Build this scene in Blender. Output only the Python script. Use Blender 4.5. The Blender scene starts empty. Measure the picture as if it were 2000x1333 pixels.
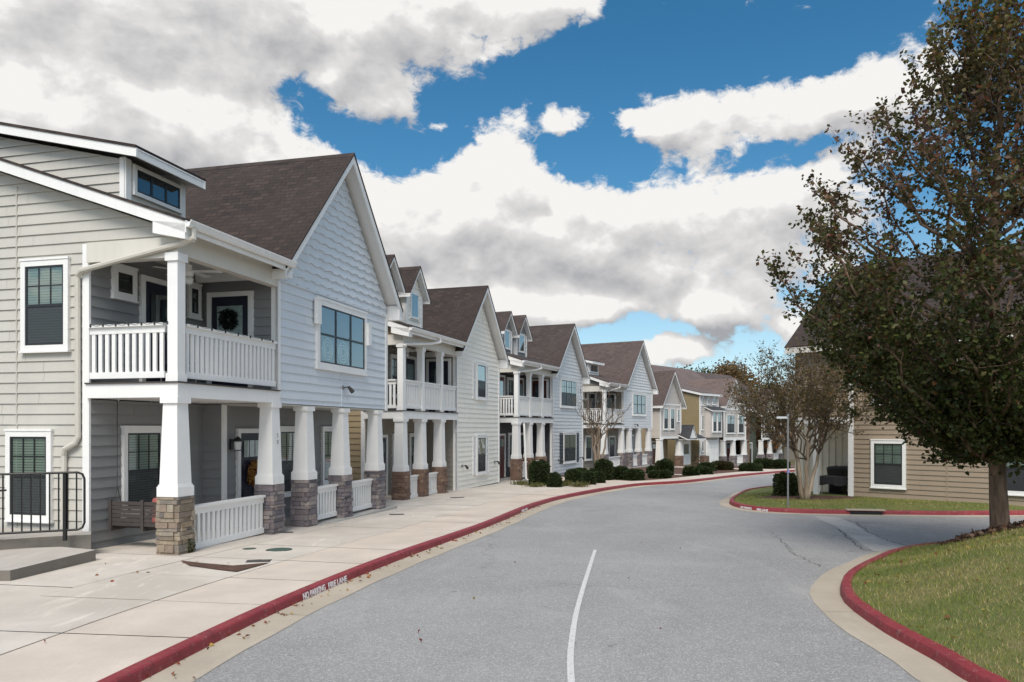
import bpy, math, random
import numpy as np
from mathutils import Vector, Matrix
R = math.radians
random.seed(7); rng = np.random.default_rng(11)
SC = bpy.context.scene; COL = SC.collection
F, HOR, CZ = 1480.0, 836.0, 2.06          # focal length and horizon row of the 2000 px photograph, camera height

# ------------------------------------------------------------------ camera
cam = bpy.data.cameras.new('camera'); co = bpy.data.objects.new('camera', cam); COL.objects.link(co)
cam.sensor_width = 36; cam.lens = F/2000*36; cam.shift_y = (HOR-666.5)/2000
cam.clip_start = .05; cam.clip_end = 3000
co.location = (0, 0, CZ); co.rotation_euler = (R(90), 0, 0); SC.camera = co
SC.view_settings.view_transform = 'Standard'; SC.view_settings.look = 'None'
SC.view_settings.exposure = 0.55; SC.view_settings.gamma = 1
SUN_EL, SUN_AZ = 50, 190                   # azimuth clockwise from +Y (the view direction)

# ------------------------------------------------------------------ sun
sl = bpy.data.lights.new('sun', 'SUN'); sl.energy = 2.3; sl.angle = R(28); sl.color = (1, .945, .86)
so = bpy.data.objects.new('sun', sl); COL.objects.link(so)
sd = Vector((math.sin(R(SUN_AZ))*math.cos(R(SUN_EL)), math.cos(R(SUN_AZ))*math.cos(R(SUN_EL)), math.sin(R(SUN_EL))))
so.rotation_euler = sd.to_track_quat('Z', 'Y').to_euler()

# ------------------------------------------------------------------ node helpers
class NT:
    def __init__(s, nt): s.nt = nt; s.N = nt.nodes; s.L = nt.links
    def n(s, t, **kw):
        x = s.N.new(t)
        for k, v in kw.items():
            if k.startswith('i_'):
                x.inputs[k[2:].replace('_', ' ')].default_value = v
            else: setattr(x, k, v)
        return x
    def l(s, a, b): s.L.new(a, b)
    def put(s, v, sock):
        if hasattr(v, 'is_linked'): s.L.new(v, sock)
        else: sock.default_value = v
    def math(s, op, a, b=0.0, c=0.0, clamp=False):
        x = s.N.new('ShaderNodeMath'); x.operation = op; x.use_clamp = clamp
        for i, v in enumerate((a, b, c)): s.put(v, x.inputs[i])
        return x.outputs[0]
    def vmath(s, op, a, b=(0, 0, 0), scale=None):
        x = s.N.new('ShaderNodeVectorMath'); x.operation = op
        s.put(a, x.inputs[0]); s.put(b, x.inputs[1])
        if scale is not None: s.put(scale, x.inputs['Scale'])
        return x.outputs['Value'] if op in ('DOT_PRODUCT', 'LENGTH', 'DISTANCE') else x.outputs[0]
    def mix(s, f, a, b, mode='MIX'):
        x = s.N.new('ShaderNodeMix'); x.data_type = 'RGBA'; x.blend_type = mode
        s.put(f, x.inputs[0])
        for v, i in ((a, 6), (b, 7)):
            if isinstance(v, tuple) and len(v) == 3: v = v+(1,)
            s.put(v, x.inputs[i])
        return x.outputs[2]
    def ramp(s, f, stops, interp='LINEAR'):
        x = s.N.new('ShaderNodeValToRGB'); x.color_ramp.interpolation = interp
        e = x.color_ramp.elements
        while len(e) < len(stops): e.new(.5)
        for k, (p, c) in enumerate(stops):
            e[k].position = p
            e[k].color = (c, c, c, 1) if not isinstance(c, tuple) else (c+(1,) if len(c) == 3 else c)
        s.put(f, x.inputs[0]); return x.outputs[0]
    def noise(s, vec, scale, detail=4, rough=.55, dist=0.0, col=False):
        x = s.n('ShaderNodeTexNoise'); s.put(vec, x.inputs['Vector'])
        x.inputs['Scale'].default_value = scale; x.inputs['Detail'].default_value = detail
        x.inputs['Roughness'].default_value = rough; x.inputs['Distortion'].default_value = dist
        return x.outputs['Color' if col else 'Fac']
    def smooth(s, v, a, b):
        x = s.n('ShaderNodeMapRange'); x.interpolation_type = 'SMOOTHSTEP'
        s.put(v, x.inputs[0]); x.inputs[1].default_value = a; x.inputs[2].default_value = b
        return x.outputs[0]

# ------------------------------------------------------------------ sky with clouds, laid out by compass direction
def az_el(px, py):
    a = math.atan((px-1000)/F); return a, (HOR-py)/F*math.cos(a)
# cloud masses: centre and size in photo-scale units of bearing/elevation, weight
MASS = [(150, 120, 520, 230, 1.25), (520, 60, 330, 95, 1.0), (330, 330, 330, 150, .8), (560, 300, 150, 90, .35), (760, 40, 170, 90, .6), (950, 25, 230, 80, .85),
        (690, 120, 95, 75, .45), (1090, 20, 110, 45, .5),
        (590, 165, 70, 62, -1.0), (690, 262, 110, 55, -.75), (860, 210, 190, 75, -.6), (1000, 150, 130, 40, -.5), (1250, 90, 170, 90, -.7), (830, 300, 70, 40, -.35),
        (960, 385, 150, 110, .8), (985, 285, 62, 90, .95), (875, 285, 60, 50, -.45), (1085, 300, 55, 45, -.4), (960, 235, 40, 40, .5), (1020, 222, 22, 30, .45), (770, 400, 120, 85, .6), (830, 480, 200, 110, .75), (1130, 430, 190, 110, .75), (1350, 430, 250, 95, .8), (1050, 550, 330, 90, .75),
        (1150, 260, 60, 60, -.5), (1225, 300, 105, 62, -.85),
        (1680, 170, 130, 95, .85), (1480, 225, 180, 70, .8), (1350, 260, 90, 55, .5), (1820, 130, 130, 60, .5), (1650, 330, 160, 70, .45), (1560, 470, 150, 140, .5),
        (1470, 308, 75, 26, -.7), (1585, 300, 60, 28, -.6), (1240, 490, 60, 22, -.25), (1040, 405, 40, 22, -.35), (1500, 90, 250, 60, -.6),
        (1230, 585, 170, 42, .55), (1000, 600, 200, 50, .4), (1378, 622, 82, 42, 1.35), (1305, 690, 100, 32, 1.3), (1290, 650, 120, 14, -.5), (1060, 612, 190, 48, .75), (900, 590, 160, 60, .4), (1540, 650, 85, 38, .9), (1480, 560, 110, 55, .3),
        (1200, 690, 90, 50, -.8), (1480, 640, 50, 40, -.5), (1480, 700, 110, 40, -.6), (1250, 640, 90, 20, -.5), (1105, 228, 36, 30, 1.15), (1255, 222, 95, 40, 1.45), (765, 205, 72, 46, 1.3), (868, 240, 34, 18, .8), (1380, 92, 18, 18, .6), (1290, 160, 40, 18, .5), (960, 640, 150, 90, .5)]
GREY = [(520, 40, 330, 75, .5), (190, 70, 170, 60, .42), (300, 320, 230, 90, .34), (480, 360, 170, 70, .3), (1110, 545, 210, 42, .46), (860, 400, 60, 40, .12), (1010, 470, 110, 26, .2), (830, 500, 140, 60, .3), (1460, 590, 160, 50, .35), (1230, 575, 120, 28, .3),
        (1450, 470, 240, 45, .22), (230, 190, 230, 55, -.40), (20, 190, 60, 90, -.3), (640, 130, 90, 80, -.2), (420, 215, 120, 50, -.3), (930, 90, 220, 40, -.18), (1200, 607, 230, 36, -.5), (1020, 620, 200, 40, -.4), (1340, 380, 200, 40, -.12), (800, 420, 90, 40, -.15), (985, 400, 150, 60, -.15), (1650, 190, 150, 60, -.22)]
def blob_group(name, lst):
    g = bpy.data.node_groups.new(name, 'ShaderNodeTree')
    g.interface.new_socket('P', in_out='INPUT', socket_type='NodeSocketVector')
    g.interface.new_socket('D', in_out='OUTPUT', socket_type='NodeSocketFloat')
    t = NT(g); gi = t.n('NodeGroupInput'); go = t.n('NodeGroupOutput'); acc = None
    for (px, py, rx, ry, w) in lst:
        a, e = az_el(px, py); c = math.cos(a)
        d = t.vmath('SUBTRACT', gi.outputs[0], (a, e, 0))
        d = t.vmath('MULTIPLY', d, (F/(rx*c*c), F/(ry*c), 0))
        q = t.vmath('DOT_PRODUCT', d, d)
        ex = t.math('POWER', 2.718, t.math('MULTIPLY', q, -1.0))
        acc = t.math('MULTIPLY', ex, w) if acc is None else t.math('MULTIPLY_ADD', ex, w, acc)
    t.l(acc, go.inputs[0]); return g
def cloud_group():
    m = blob_group('cloud_mass', MASS)
    g = bpy.data.node_groups.new('cloud_density', 'ShaderNodeTree')
    g.interface.new_socket('P', in_out='INPUT', socket_type='NodeSocketVector')
    g.interface.new_socket('D', in_out='OUTPUT', socket_type='NodeSocketFloat')
    g.interface.new_socket('S', in_out='OUTPUT', socket_type='NodeSocketFloat')
    t = NT(g); gi = t.n('NodeGroupInput'); go = t.n('NodeGroupOutput')
    P = gi.outputs[0]
    w1 = t.vmath('SUBTRACT', t.noise(P, 7, 3, .5, col=True), (.5, .5, .5))
    w2 = t.vmath('SUBTRACT', t.noise(P, 24, 3, .55, col=True), (.5, .5, .5))
    Pw = t.vmath('ADD', t.vmath('ADD', P, t.vmath('MULTIPLY', w1, (.10, .07, 0))), t.vmath('MULTIPLY', w2, (.035, .03, 0)))
    gm = t.n('ShaderNodeGroup'); gm.node_tree = m; t.l(Pw, gm.inputs[0])
    f1 = t.noise(t.vmath('MULTIPLY', P, (1, 1.35, 1)), 11, 9, .62, .3)
    f2 = t.noise(t.vmath('MULTIPLY', P, (1, 1.3, 1)), 38, 8, .66, .5)
    d = t.math('MULTIPLY_ADD', t.math('SUBTRACT', f1, .5), 1.9, gm.outputs[0])
    d = t.math('MULTIPLY_ADD', t.math('SUBTRACT', f2, .5), 1.5, d)
    t.l(d, go.inputs[0])
    f3 = t.noise(t.vmath('MULTIPLY', P, (1, 1.3, 1)), 11, 3.5, .5, .5)
    t.l(t.math('MULTIPLY_ADD', t.math('SUBTRACT', t.noise(t.vmath('MULTIPLY', Pw, (1, 1.25, 1)), 30, 4, .5, .3), .5), .85, t.math('MULTIPLY_ADD', t.math('SUBTRACT', f3, .5), 2.0, t.math('MULTIPLY', gm.outputs[0], .8))), go.inputs[1]); return g
wd = bpy.data.worlds.new('World'); SC.world = wd; wd.use_nodes = True
t = NT(wd.node_tree); t.N.clear()
sky = t.n('ShaderNodeTexSky'); sky.sky_type = 'NISHITA'; sky.sun_disc = False
sky.sun_elevation = R(SUN_EL); sky.sun_rotation = R(SUN_AZ); sky.altitude = 300; sky.air_density = 1.0; sky.dust_density = .4; sky.ozone_density = 2.0
tc = t.n('ShaderNodeTexCoord'); sx = t.n('ShaderNodeSeparateXYZ'); t.l(tc.outputs['Generated'], sx.inputs[0])
hx = t.math('SQRT', t.math('ADD', t.math('MULTIPLY', sx.outputs[0], sx.outputs[0]), t.math('MULTIPLY', sx.outputs[1], sx.outputs[1])))
az = t.math('ARCTAN2', sx.outputs[0], sx.outputs[1])
el = t.math('MINIMUM', t.math('DIVIDE', sx.outputs[2], t.math('MAXIMUM', hx, .05)), 3.0)
cb = t.n('ShaderNodeCombineXYZ'); t.l(az, cb.inputs[0]); t.l(el, cb.inputs[1])
cg = cloud_group()
def dens(off):
    x = t.n('ShaderNodeGroup'); x.node_tree = cg
    t.l(t.vmath('ADD', cb.outputs[0], off) if off else cb.outputs[0], x.inputs[0]); return x.outputs
(d0, s0), (d1, s1) = [tuple(q) for q in (dens(None), dens((-.012, .030, 0)))]
# away from the photographed part of the sky the cover is broken cloud
front = t.smooth(sx.outputs[1], .05, .5)
d0b = t.math('ADD', d0, t.math('MULTIPLY', t.math('SUBTRACT', 1.0, front), .38))
alpha = t.smooth(d0b, .20, .70)
gg = t.n('ShaderNodeGroup'); gg.node_tree = blob_group('cloud_grey', GREY); t.l(cb.outputs[0], gg.inputs[0])
rel = t.math('ADD', t.math('MULTIPLY', t.math('SUBTRACT', d0, d1), .22), t.math('MULTIPLY', t.math('SUBTRACT', s0, s1), .60))
lowf = t.math('MULTIPLY', t.math('SUBTRACT', t.noise(t.vmath('MULTIPLY', cb.outputs[0], (1, 1.8, 1)), 6, 4, .5), .5), .75)
shade = t.math('ADD', t.math('ADD', .85, rel), lowf)
shade = t.math('SUBTRACT', shade, t.math('MULTIPLY', gg.outputs[0], .95))
shade = t.math('SUBTRACT', shade, t.math('MULTIPLY', t.math('MAXIMUM', t.math('SUBTRACT', d0, .9), 0.0), .12), clamp=True)
ccol = t.ramp(shade, [(0, (2.6, 2.65, 2.8)), (.28, (3.45, 3.45, 3.55)), (.58, (4.4, 4.35, 4.35)), (.82, (5.2, 5.12, 5.05)), (1, (6.3, 6.2, 6.05))])
hs = t.n('ShaderNodeHueSaturation'); hs.inputs['Hue'].default_value = .488; hs.inputs['Saturation'].default_value = 1.33; hs.inputs['Value'].default_value = .80; t.l(sky.outputs[0], hs.inputs['Color'])
sdot = t.vmath('DOT_PRODUCT', tc.outputs['Generated'], tuple(sd))
fill_gain = t.math('MULTIPLY_ADD', t.smooth(sx.outputs[2], .5, .85), .6, 1.0)          # unseen cloud brightened overhead, round the sun and to the right as added fill
fill_gain = t.math('MULTIPLY_ADD', t.smooth(sdot, .2, .95), .9, fill_gain)
fill_gain = t.math('MULTIPLY_ADD', t.smooth(sx.outputs[0], .6, .95), .8, fill_gain)
ccol = t.vmath('SCALE', ccol, (0, 0, 0), fill_gain)
low = t.ramp(el, [(0.0, .75), (.12, .35), (.28, 0.0)])
blue = t.mix(low, hs.outputs[0], (4.6, 6.2, 7.2))
out = t.mix(alpha, blue, ccol)
bg = t.n('ShaderNodeBackground'); bg.inputs['Strength'].default_value = .1; t.l(out, bg.inputs[0])
wo = t.n('ShaderNodeOutputWorld'); t.l(bg.outputs[0], wo.inputs[0])

# ------------------------------------------------------------------ materials
def new_mat(name):
    m = bpy.data.materials.new(name); m.use_nodes = True; t = NT(m.node_tree); t.N.clear()
    b = t.n('ShaderNodeBsdfPrincipled'); o = t.n('ShaderNodeOutputMaterial'); t.l(b.outputs[0], o.inputs[0])
    return m, t, b
def bump(t, b, h, strength=.3, dist=.01):
    x = t.n('ShaderNodeBump'); x.inputs['Strength'].default_value = strength; x.inputs['Distance'].default_value = dist
    t.put(h, x.inputs['Height']); t.l(x.outputs[0], b.inputs['Normal'])
def obj_co(t): return t.n('ShaderNodeTexCoord').outputs['Object']
def scl(c, k): return tuple(min(1, x*k) for x in c)
def paint(name, c, rough=.55, var=.06, sc=3.0, dirt=.0, isl=0.0):
    m, t, b = new_mat(name); o = obj_co(t)
    f = t.noise(o, sc, 5, .6)
    col = t.mix(t.ramp(f, [(.3, 0.0), (.7, 1.0)]), scl(c, 1-var), scl(c, 1+var))
    st = t.noise(t.vmath('MULTIPLY', o, (9, 9, .7)), 1.0, 4, .6)         # rain streaks
    col = t.mix(t.math('MULTIPLY', t.ramp(st, [(.52, 0.0), (.8, 1.0)]), .10+dirt), col, scl(c, .55))
    if isl:
        g = t.n('ShaderNodeNewGeometry')
        col = t.mix(t.math('MULTIPLY', g.outputs['Random Per Island'], isl), col, scl(c, .7))
    t.l(col, b.inputs['Base Color']); b.inputs['Roughness'].default_value = rough
    bump(t, b, t.noise(o, 60, 3, .6), .08, .004)
    return m
M = {}
M['white'] = paint('white_paint', (.80, .79, .77), .5, .03, 2.0, .02)
M['cream_trim'] = paint('cream_trim_paint', (.62, .59, .53), .5, .03)
M['beige'] = paint('beige_siding', (.51, .488, .44), .6, .04, 1.2, .02, .12)
M['blue_white'] = paint('pale_blue_siding', (.665, .705, .745), .6, .03, 1.2, .02, .10)
M['cream'] = paint('cream_siding', (.85, .815, .735), .6, .03, 1.2, .02, .08)
M['tan'] = paint('tan_siding', (.38, .29, .175), .6, .05, 1.2, .02, .12)
M['olive'] = paint('olive_siding', (.29, .225, .12), .6, .05, 1.2, .02, .12)
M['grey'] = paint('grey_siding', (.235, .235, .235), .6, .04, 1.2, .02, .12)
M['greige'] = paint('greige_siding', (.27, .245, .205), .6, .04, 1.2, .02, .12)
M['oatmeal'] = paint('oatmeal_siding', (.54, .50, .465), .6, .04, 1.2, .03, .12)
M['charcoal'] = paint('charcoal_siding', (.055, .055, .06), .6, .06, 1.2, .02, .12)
M['pale_grey'] = paint('pale_grey_siding', (.68, .695, .70), .6, .03, 1.2, .02, .1)
M['sand'] = paint('sand_siding', (.30, .235, .17), .6, .04, 1.2, .02, .12)
M['batten'] = paint('batten_cream', (.82, .75, .62), .6, .04)
M['darkgreen'] = paint('dark_green_siding', (.07, .085, .06), .6, .05)
M['rust'] = paint('brown_siding', (.22, .13, .08), .6, .05)
M['shutter_dark'] = paint('dark_shutter_paint', (.045, .045, .045), .5, .05)
M['black'] = paint('black_metal_paint', (.012, .012, .012), .4, .1, 8)
M['sash'] = paint('dark_bronze_sash', (.018, .02, .022), .4, .1, 8)
M['navy'] = paint('navy_door_paint', (.012, .014, .03), .35, .08, 4)
M['brown_door'] = paint('brown_door_paint', (.09, .035, .015), .4, .1, 4)
M['red_door'] = paint('dark_red_door_paint', (.10, .02, .015), .4, .1, 4)
M['swing_wood'] = paint('weathered_grey_wood', (.055, .045, .041), .8, .18, 9)
M['cushion'] = paint('red_cushion_cloth', (.30, .08, .07), .9, .1, 9)
M['bag'] = paint('blue_plastic_bag', (.20, .24, .55), .35, .12, 9)
M['steel'] = paint('galvanised_steel', (.21, .215, .22), .35, .08, 9)
M['pipe_beige'] = paint('beige_pipe_paint', (.55, .52, .46), .45, .04)
M['bulb'] = paint('frosted_lamp_glass', (.75, .75, .72), .25, .03)
M['green_lid'] = paint('green_cover_paint', (.05, .09, .07), .6, .2, 9)
M['iron'] = paint('cast_iron', (.06, .055, .05), .7, .2, 20)
M['tablecloth'] = paint('black_table_cloth', (.025, .022, .025), .85, .1, 9)
M['interior'] = paint('dark_room', (.012, .013, .014), .9, .1)
M['screen'] = paint('insect_screen', (.045, .047, .052), .55, .05, 2)
def mk_screen():
    m, t, b = new_mat('insect_mesh'); b.inputs['Base Color'].default_value = (.04, .042, .047, 1); b.inputs['Roughness'].default_value = .6
    tr = t.n('ShaderNodeBsdfTransparent'); mx = t.n('ShaderNodeMixShader'); mx.inputs[0].default_value = .66; o = [x for x in t.N if x.type == 'OUTPUT_MATERIAL'][0]
    t.l(tr.outputs[0], mx.inputs[1]); t.l(b.outputs[0], mx.inputs[2]); t.l(mx.outputs[0], o.inputs[0]); return m
M['screen'] = mk_screen()
M['blind'] = paint('window_blind', (.36, .39, .35), .6, .04)
M['lace'] = paint('lace_curtain', (.42, .44, .46), .8, .25, 18)
M['sign_back'] = paint('sign_metal', (.55, .57, .58), .4, .06)
M['letter'] = paint('white_stencil_paint', (.72, .66, .66), .7, .12, 25)
M['digit'] = paint('dark_digit', (.13, .13, .15), .5, .05)

def mk_glass():
    m = bpy.data.materials.new('window_glass'); m.use_nodes = True; t = NT(m.node_tree); t.N.clear()
    tr = t.n('ShaderNodeBsdfTransparent'); tr.inputs[0].default_value = (.80, .90, .86, 1)
    gl = t.n('ShaderNodeBsdfGlossy'); gl.inputs['Roughness'].default_value = .02; gl.inputs[0].default_value = (.9, .95, 1, 1)
    lw = t.n('ShaderNodeLayerWeight'); lw.inputs[0].default_value = .5
    o = obj_co(t); bp = t.n('ShaderNodeBump'); bp.inputs['Strength'].default_value = .05; bp.inputs['Distance'].default_value = .02
    t.l(t.noise(o, 2.2, 2, .5), bp.inputs['Height']); t.l(bp.outputs[0], gl.inputs['Normal'])
    mx = t.n('ShaderNodeMixShader'); t.l(t.math('MULTIPLY_ADD', t.math('POWER', lw.outputs['Facing'], 2.1), .95, .05, clamp=True), mx.inputs[0])
    t.l(tr.outputs[0], mx.inputs[1]); t.l(gl.outputs[0], mx.inputs[2])
    ou = t.n('ShaderNodeOutputMaterial'); t.l(mx.outputs[0], ou.inputs[0]); return m
M['glass'] = mk_glass()

def mk_shingle(name, c1, c2, c3):
    m, t, b = new_mat(name)
    uv = t.n('ShaderNodeUVMap').outputs[0]
    wob = t.vmath('MULTIPLY', t.vmath('SUBTRACT', t.noise(uv, 2.0, 2, col=True), (.5, .5, .5)), (.05, .03, 0))
    u2 = t.vmath('ADD', uv, wob)
    br = t.n('ShaderNodeTexBrick'); t.l(u2, br.inputs['Vector'])
    br.offset = .5; br.inputs['Scale'].default_value = 1
    br.inputs['Brick Width'].default_value = .33; br.inputs['Row Height'].default_value = .145
    br.inputs['Mortar Size'].default_value = .016; br.inputs['Mortar Smooth'].default_value = .3; br.inputs['Bias'].default_value = -.1
    br.inputs['Color1'].default_value = c1+(1,); br.inputs['Color2'].default_value = c2+(1,); br.inputs['Mortar'].default_value = scl(c1, .35)+(1,)
    br2 = t.n('ShaderNodeTexBrick'); t.l(t.vmath('ADD', u2, (.11, 0, 0)), br2.inputs['Vector']); br2.offset = .37; br2.inputs['Scale'].default_value = 1
    br2.inputs['Brick Width'].default_value = .21; br2.inputs['Row Height'].default_value = .145; br2.inputs['Mortar Size'].default_value = 0
    br2.inputs['Color1'].default_value = (0, 0, 0, 1); br2.inputs['Color2'].default_value = (1, 1, 1, 1)
    col = t.mix(t.math('MULTIPLY', br2.outputs[0], .8), br.outputs[0], c3)
    big = t.noise(uv, .55, 4, .6)
    col = t.mix(t.ramp(big, [(.35, 0.0), (.7, .35)]), col, scl(c2, 1.25))
    gr = t.noise(uv, 90, 2, .7)
    col = t.mix(t.ramp(gr, [(.35, .0), (.8, .5)]), col, scl(c3, .5))
    t.l(col, b.inputs['Base Color']); b.inputs['Roughness'].default_value = .9
    sp = t.n('ShaderNodeSeparateXYZ'); t.l(u2, sp.inputs[0])
    saw = t.math('FRACT', t.math('DIVIDE', sp.outputs[1], .145))
    bump(t, b, t.math('ADD', t.math('MULTIPLY', saw, -1.0), t.math('MULTIPLY', gr, .3)), .9, .012)
    return m
M['shingle'] = mk_shingle('brown_shingles', (.040, .026, .021), (.070, .047, .038), (.015, .010, .009))
M['shingle_mid'] = mk_shingle('mid_brown_shingles', (.062, .044, .038), (.10, .073, .063), (.036, .027, .025))
M['shingle2'] = mk_shingle('rosy_brown_shingles', (.105, .072, .064), (.15, .108, .096), (.06, .044, .040))
M['shingle_far'] = mk_shingle('pale_rosy_shingles', (.165, .118, .105), (.22, .165, .148), (.11, .08, .072))  # paler, pinker shingle tone for the far roofs
M['shingle_dark'] = mk_shingle('charcoal_shingles', (.045, .045, .05), (.07, .07, .078), (.03, .03, .035))

def mk_stone(name, cols):
    m, t, b = new_mat(name); g = t.n('ShaderNodeNewGeometry'); o = obj_co(t)
    k = len(cols)
    c = t.ramp(g.outputs['Random Per Island'], [(i/(k-1) if k > 1 else 0, x) for i, x in enumerate(cols)])
    f = t.noise(o, 14, 6, .65)
    c = t.mix(t.ramp(f, [(.3, .45), (.65, 0.0)]), c, scl(cols[0], .45))
    c = t.mix(t.ramp(t.noise(o, 6, 3), [(.55, 0.0), (.75, .4)]), c, scl(cols[-1], 1.2))
    t.l(c, b.inputs['Base Color']); b.inputs['Roughness'].default_value = .85
    bump(t, b, t.noise(o, 22, 8, .65), .7, .015); return m
M['stone_grey'] = mk_stone('grey_ledge_stone', [(.09, .085, .10), (.28, .24, .24), (.17, .14, .145), (.42, .36, .33), (.13, .125, .155), (.33, .27, .24), (.22, .19, .21)])
M['stone_tan'] = mk_stone('tan_ledge_stone', [(.20, .16, .12), (.38, .31, .22), (.25, .19, .15), (.46, .40, .30), (.16, .14, .13), (.33, .25, .17)])
M['stone_brown'] = mk_stone('brown_ledge_stone', [(.14, .085, .06), (.26, .16, .11), (.18, .11, .085), (.33, .22, .15), (.12, .08, .07)])

def mk_concrete(name, c, isl=.25, stain=.35, rough=.85):
    m, t, b = new_mat(name); o = obj_co(t); g = t.n('ShaderNodeNewGeometry')
    f = t.noise(o, 1.3, 6, .62); f2 = t.noise(o, .35, 4, .55, .6); f3 = t.noise(o, 45, 3, .7)
    col = t.mix(t.ramp(f, [(.32, 0.0), (.7, 1.0)]), scl(c, .90), scl(c, 1.10))
    col = t.mix(t.math('MULTIPLY', t.ramp(f2, [(.46, 0.0), (.62, 1.0)]), stain), col, (c[0]*.78, c[1]*.76, c[2]*.74))
    sl = t.noise(t.vmath('MULTIPLY', o, (1, .25, 1)), 3.2, 5, .7, 1.2)
    col = t.mix(t.math('MULTIPLY', t.ramp(sl, [(.56, 0.0), (.7, 1.0)]), stain*.7), col, scl(c, 1.32))
    col = t.mix(t.math('MULTIPLY', g.outputs['Random Per Island'], isl), col, (c[0]*.80, c[1]*.76, c[2]*.70))
    col = t.mix(t.ramp(f3, [(.3, .18), (.6, 0.0)]), col, scl(c, .55))
    sp = t.noise(o, 160, 1, .5)
    col = t.mix(t.ramp(sp, [(.68, 0.0), (.74, .35)]), col, scl(c, .4))
    t.l(col, b.inputs['Base Color']); b.inputs['Roughness'].default_value = rough
    bump(t, b, t.math('ADD', f3, t.math('MULTIPLY', f, .6)), .25, .006); return m
M['walk'] = mk_concrete('sidewalk_concrete', (.60, .515, .435), .30, .3)
M['apron'] = mk_concrete('worn_apron_concrete', (.585, .53, .465), .25, .75)
M['porch'] = mk_concrete('porch_concrete', (.42, .405, .38), 0, .4)
M['step'] = mk_concrete('step_concrete', (.47, .43, .385), 0, .5)
M['step_side'] = mk_concrete('dark_side_concrete', (.20, .18, .155), 0, .8)  # darker concrete for the vertical faces of the step slabs
M['gutter_pan'] = mk_concrete('gutter_concrete', (.45, .39, .31), .2, .4)
M['joint'] = mk_concrete('joint_filler', (.11, .10, .085), 0, .2)
M['found'] = mk_concrete('foundation_block', (.32, .33, .35), 0, .4)

def mk_asphalt():
    m, t, b = new_mat('asphalt'); o = obj_co(t)
    big = t.noise(o, .22, 5, .6, .5); mid = t.noise(o, 1.6, 5, .6); fine = t.noise(o, 95, 2, .75); agg = t.n('ShaderNodeTexVoronoi'); agg.inputs['Scale'].default_value = 75; t.l(o, agg.inputs['Vector'])
    c = t.ramp(big, [(.32, (.285, .279, .273)), (.5, (.355, .345, .334)), (.68, (.43, .415, .397))])
    c = t.mix(t.ramp(mid, [(.3, .35), (.65, 0.0)]), c, (.25, .244, .24))
    c = t.mix(t.ramp(fine, [(.30, .75), (.62, 0.0)]), c, (.13, .126, .125))
    sp = t.n('ShaderNodeSeparateColor'); t.l(agg.outputs['Color'], sp.inputs[0])
    c = t.mix(t.ramp(sp.outputs[0], [(.72, 0.0), (.95, .55)]), c, (.58, .56, .53))
    # oil drips, worn blotches
    st = t.noise(t.vmath('MULTIPLY', o, (1.0, .35, 1)), .9, 6, .65, .8)
    c = t.mix(t.ramp(st, [(.57, 0.0), (.72, .45)]), c, (.44, .42, .40))
    dr = t.noise(o, 5.2, 3, .5, .3)
    c = t.mix(t.ramp(dr, [(.70, 0.0), (.76, .55)]), c, (.10, .098, .10))
    # cracks
    wv = t.vmath('ADD', o, t.vmath('MULTIPLY', t.vmath('SUBTRACT', t.noise(o, .9, 5, .65, col=True), (.5, .5, .5)), (1.6, 1.6, 0)))
    cr = t.n('ShaderNodeTexVoronoi'); cr.feature = 'DISTANCE_TO_EDGE'; cr.inputs['Scale'].default_value = .16; t.l(wv, cr.inputs['Vector'])
    ck = t.ramp(cr.outputs['Distance'], [(0.0, .35), (.0026, .25), (.0045, 0.0)])
    gate = t.ramp(t.noise(o, .12, 2), [(.50, 0.0), (.56, 1.0)])
    c = t.mix(t.math('MULTIPLY', ck, gate), c, (.06, .058, .058))
    t.l(c, b.inputs['Base Color']); b.inputs['Roughness'].default_value = .62; b.inputs['Specular IOR Level'].default_value = .5
    bump(t, b, t.math('ADD', fine, t.math('MULTIPLY', agg.outputs['Distance'], .8)), .5, .008); return m
M['asphalt'] = mk_asphalt()
def mk_kerb():
    m, t, b = new_mat('red_kerb_paint'); o = obj_co(t); g = t.n('ShaderNodeNewGeometry')
    f = t.noise(o, 2.2, 6, .65); f2 = t.noise(o, 13, 6, .7)
    c = t.mix(t.ramp(f, [(.3, 0.0), (.7, 1.0)]), (.20, .020, .027), (.275, .038, .045))
    c = t.mix(t.math('MULTIPLY', g.outputs['Random Per Island'], .3), c, (.25, .03, .035))
    # scuffs worn to concrete, dirt
    c = t.mix(t.ramp(f2, [(.565, 0.0), (.70, .6)]), c, (.40, .25, .225))
    c = t.mix(t.ramp(t.noise(o, 4.5, 6, .7, 1.0), [(.55, 0.0), (.70, .65)]), c, (.06, .02, .02))
    t.l(c, b.inputs['Base Color']); b.inputs['Roughness'].default_value = .6
    bump(t, b, t.noise(o, 40, 5, .65), .3, .008); return m
M['kerb'] = mk_kerb()
def mk_line():
    m, t, b = new_mat('road_line_paint'); o = obj_co(t)
    f = t.noise(o, 38, 4, .7)
    c = t.mix(t.ramp(f, [(.30, .8), (.52, 0.0)]), (.62, .61, .59), (.27, .265, .26))
    t.l(c, b.inputs['Base Color']); b.inputs['Roughness'].default_value = .7; return m
M['line'] = mk_line()
def mk_soil(name, stops, sc=3, fs=40):
    m, t, b = new_mat(name); o = obj_co(t)
    c = t.ramp(t.noise(o, sc, 7, .68), stops)
    f = t.noise(o, fs, 4, .75)
    c = t.mix(t.ramp(f, [(.35, .6), (.6, 0.0)]), c, scl(stops[0][1], .5))
    t.l(c, b.inputs['Base Color']); b.inputs['Roughness'].default_value = .95
    bump(t, b, f, .8, .03); return m
M['mulch'] = mk_soil('pine_bark_mulch', [(.3, (.075, .038, .024)), (.55, (.13, .066, .042)), (.75, (.19, .105, .068))], 4, 30)
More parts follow.
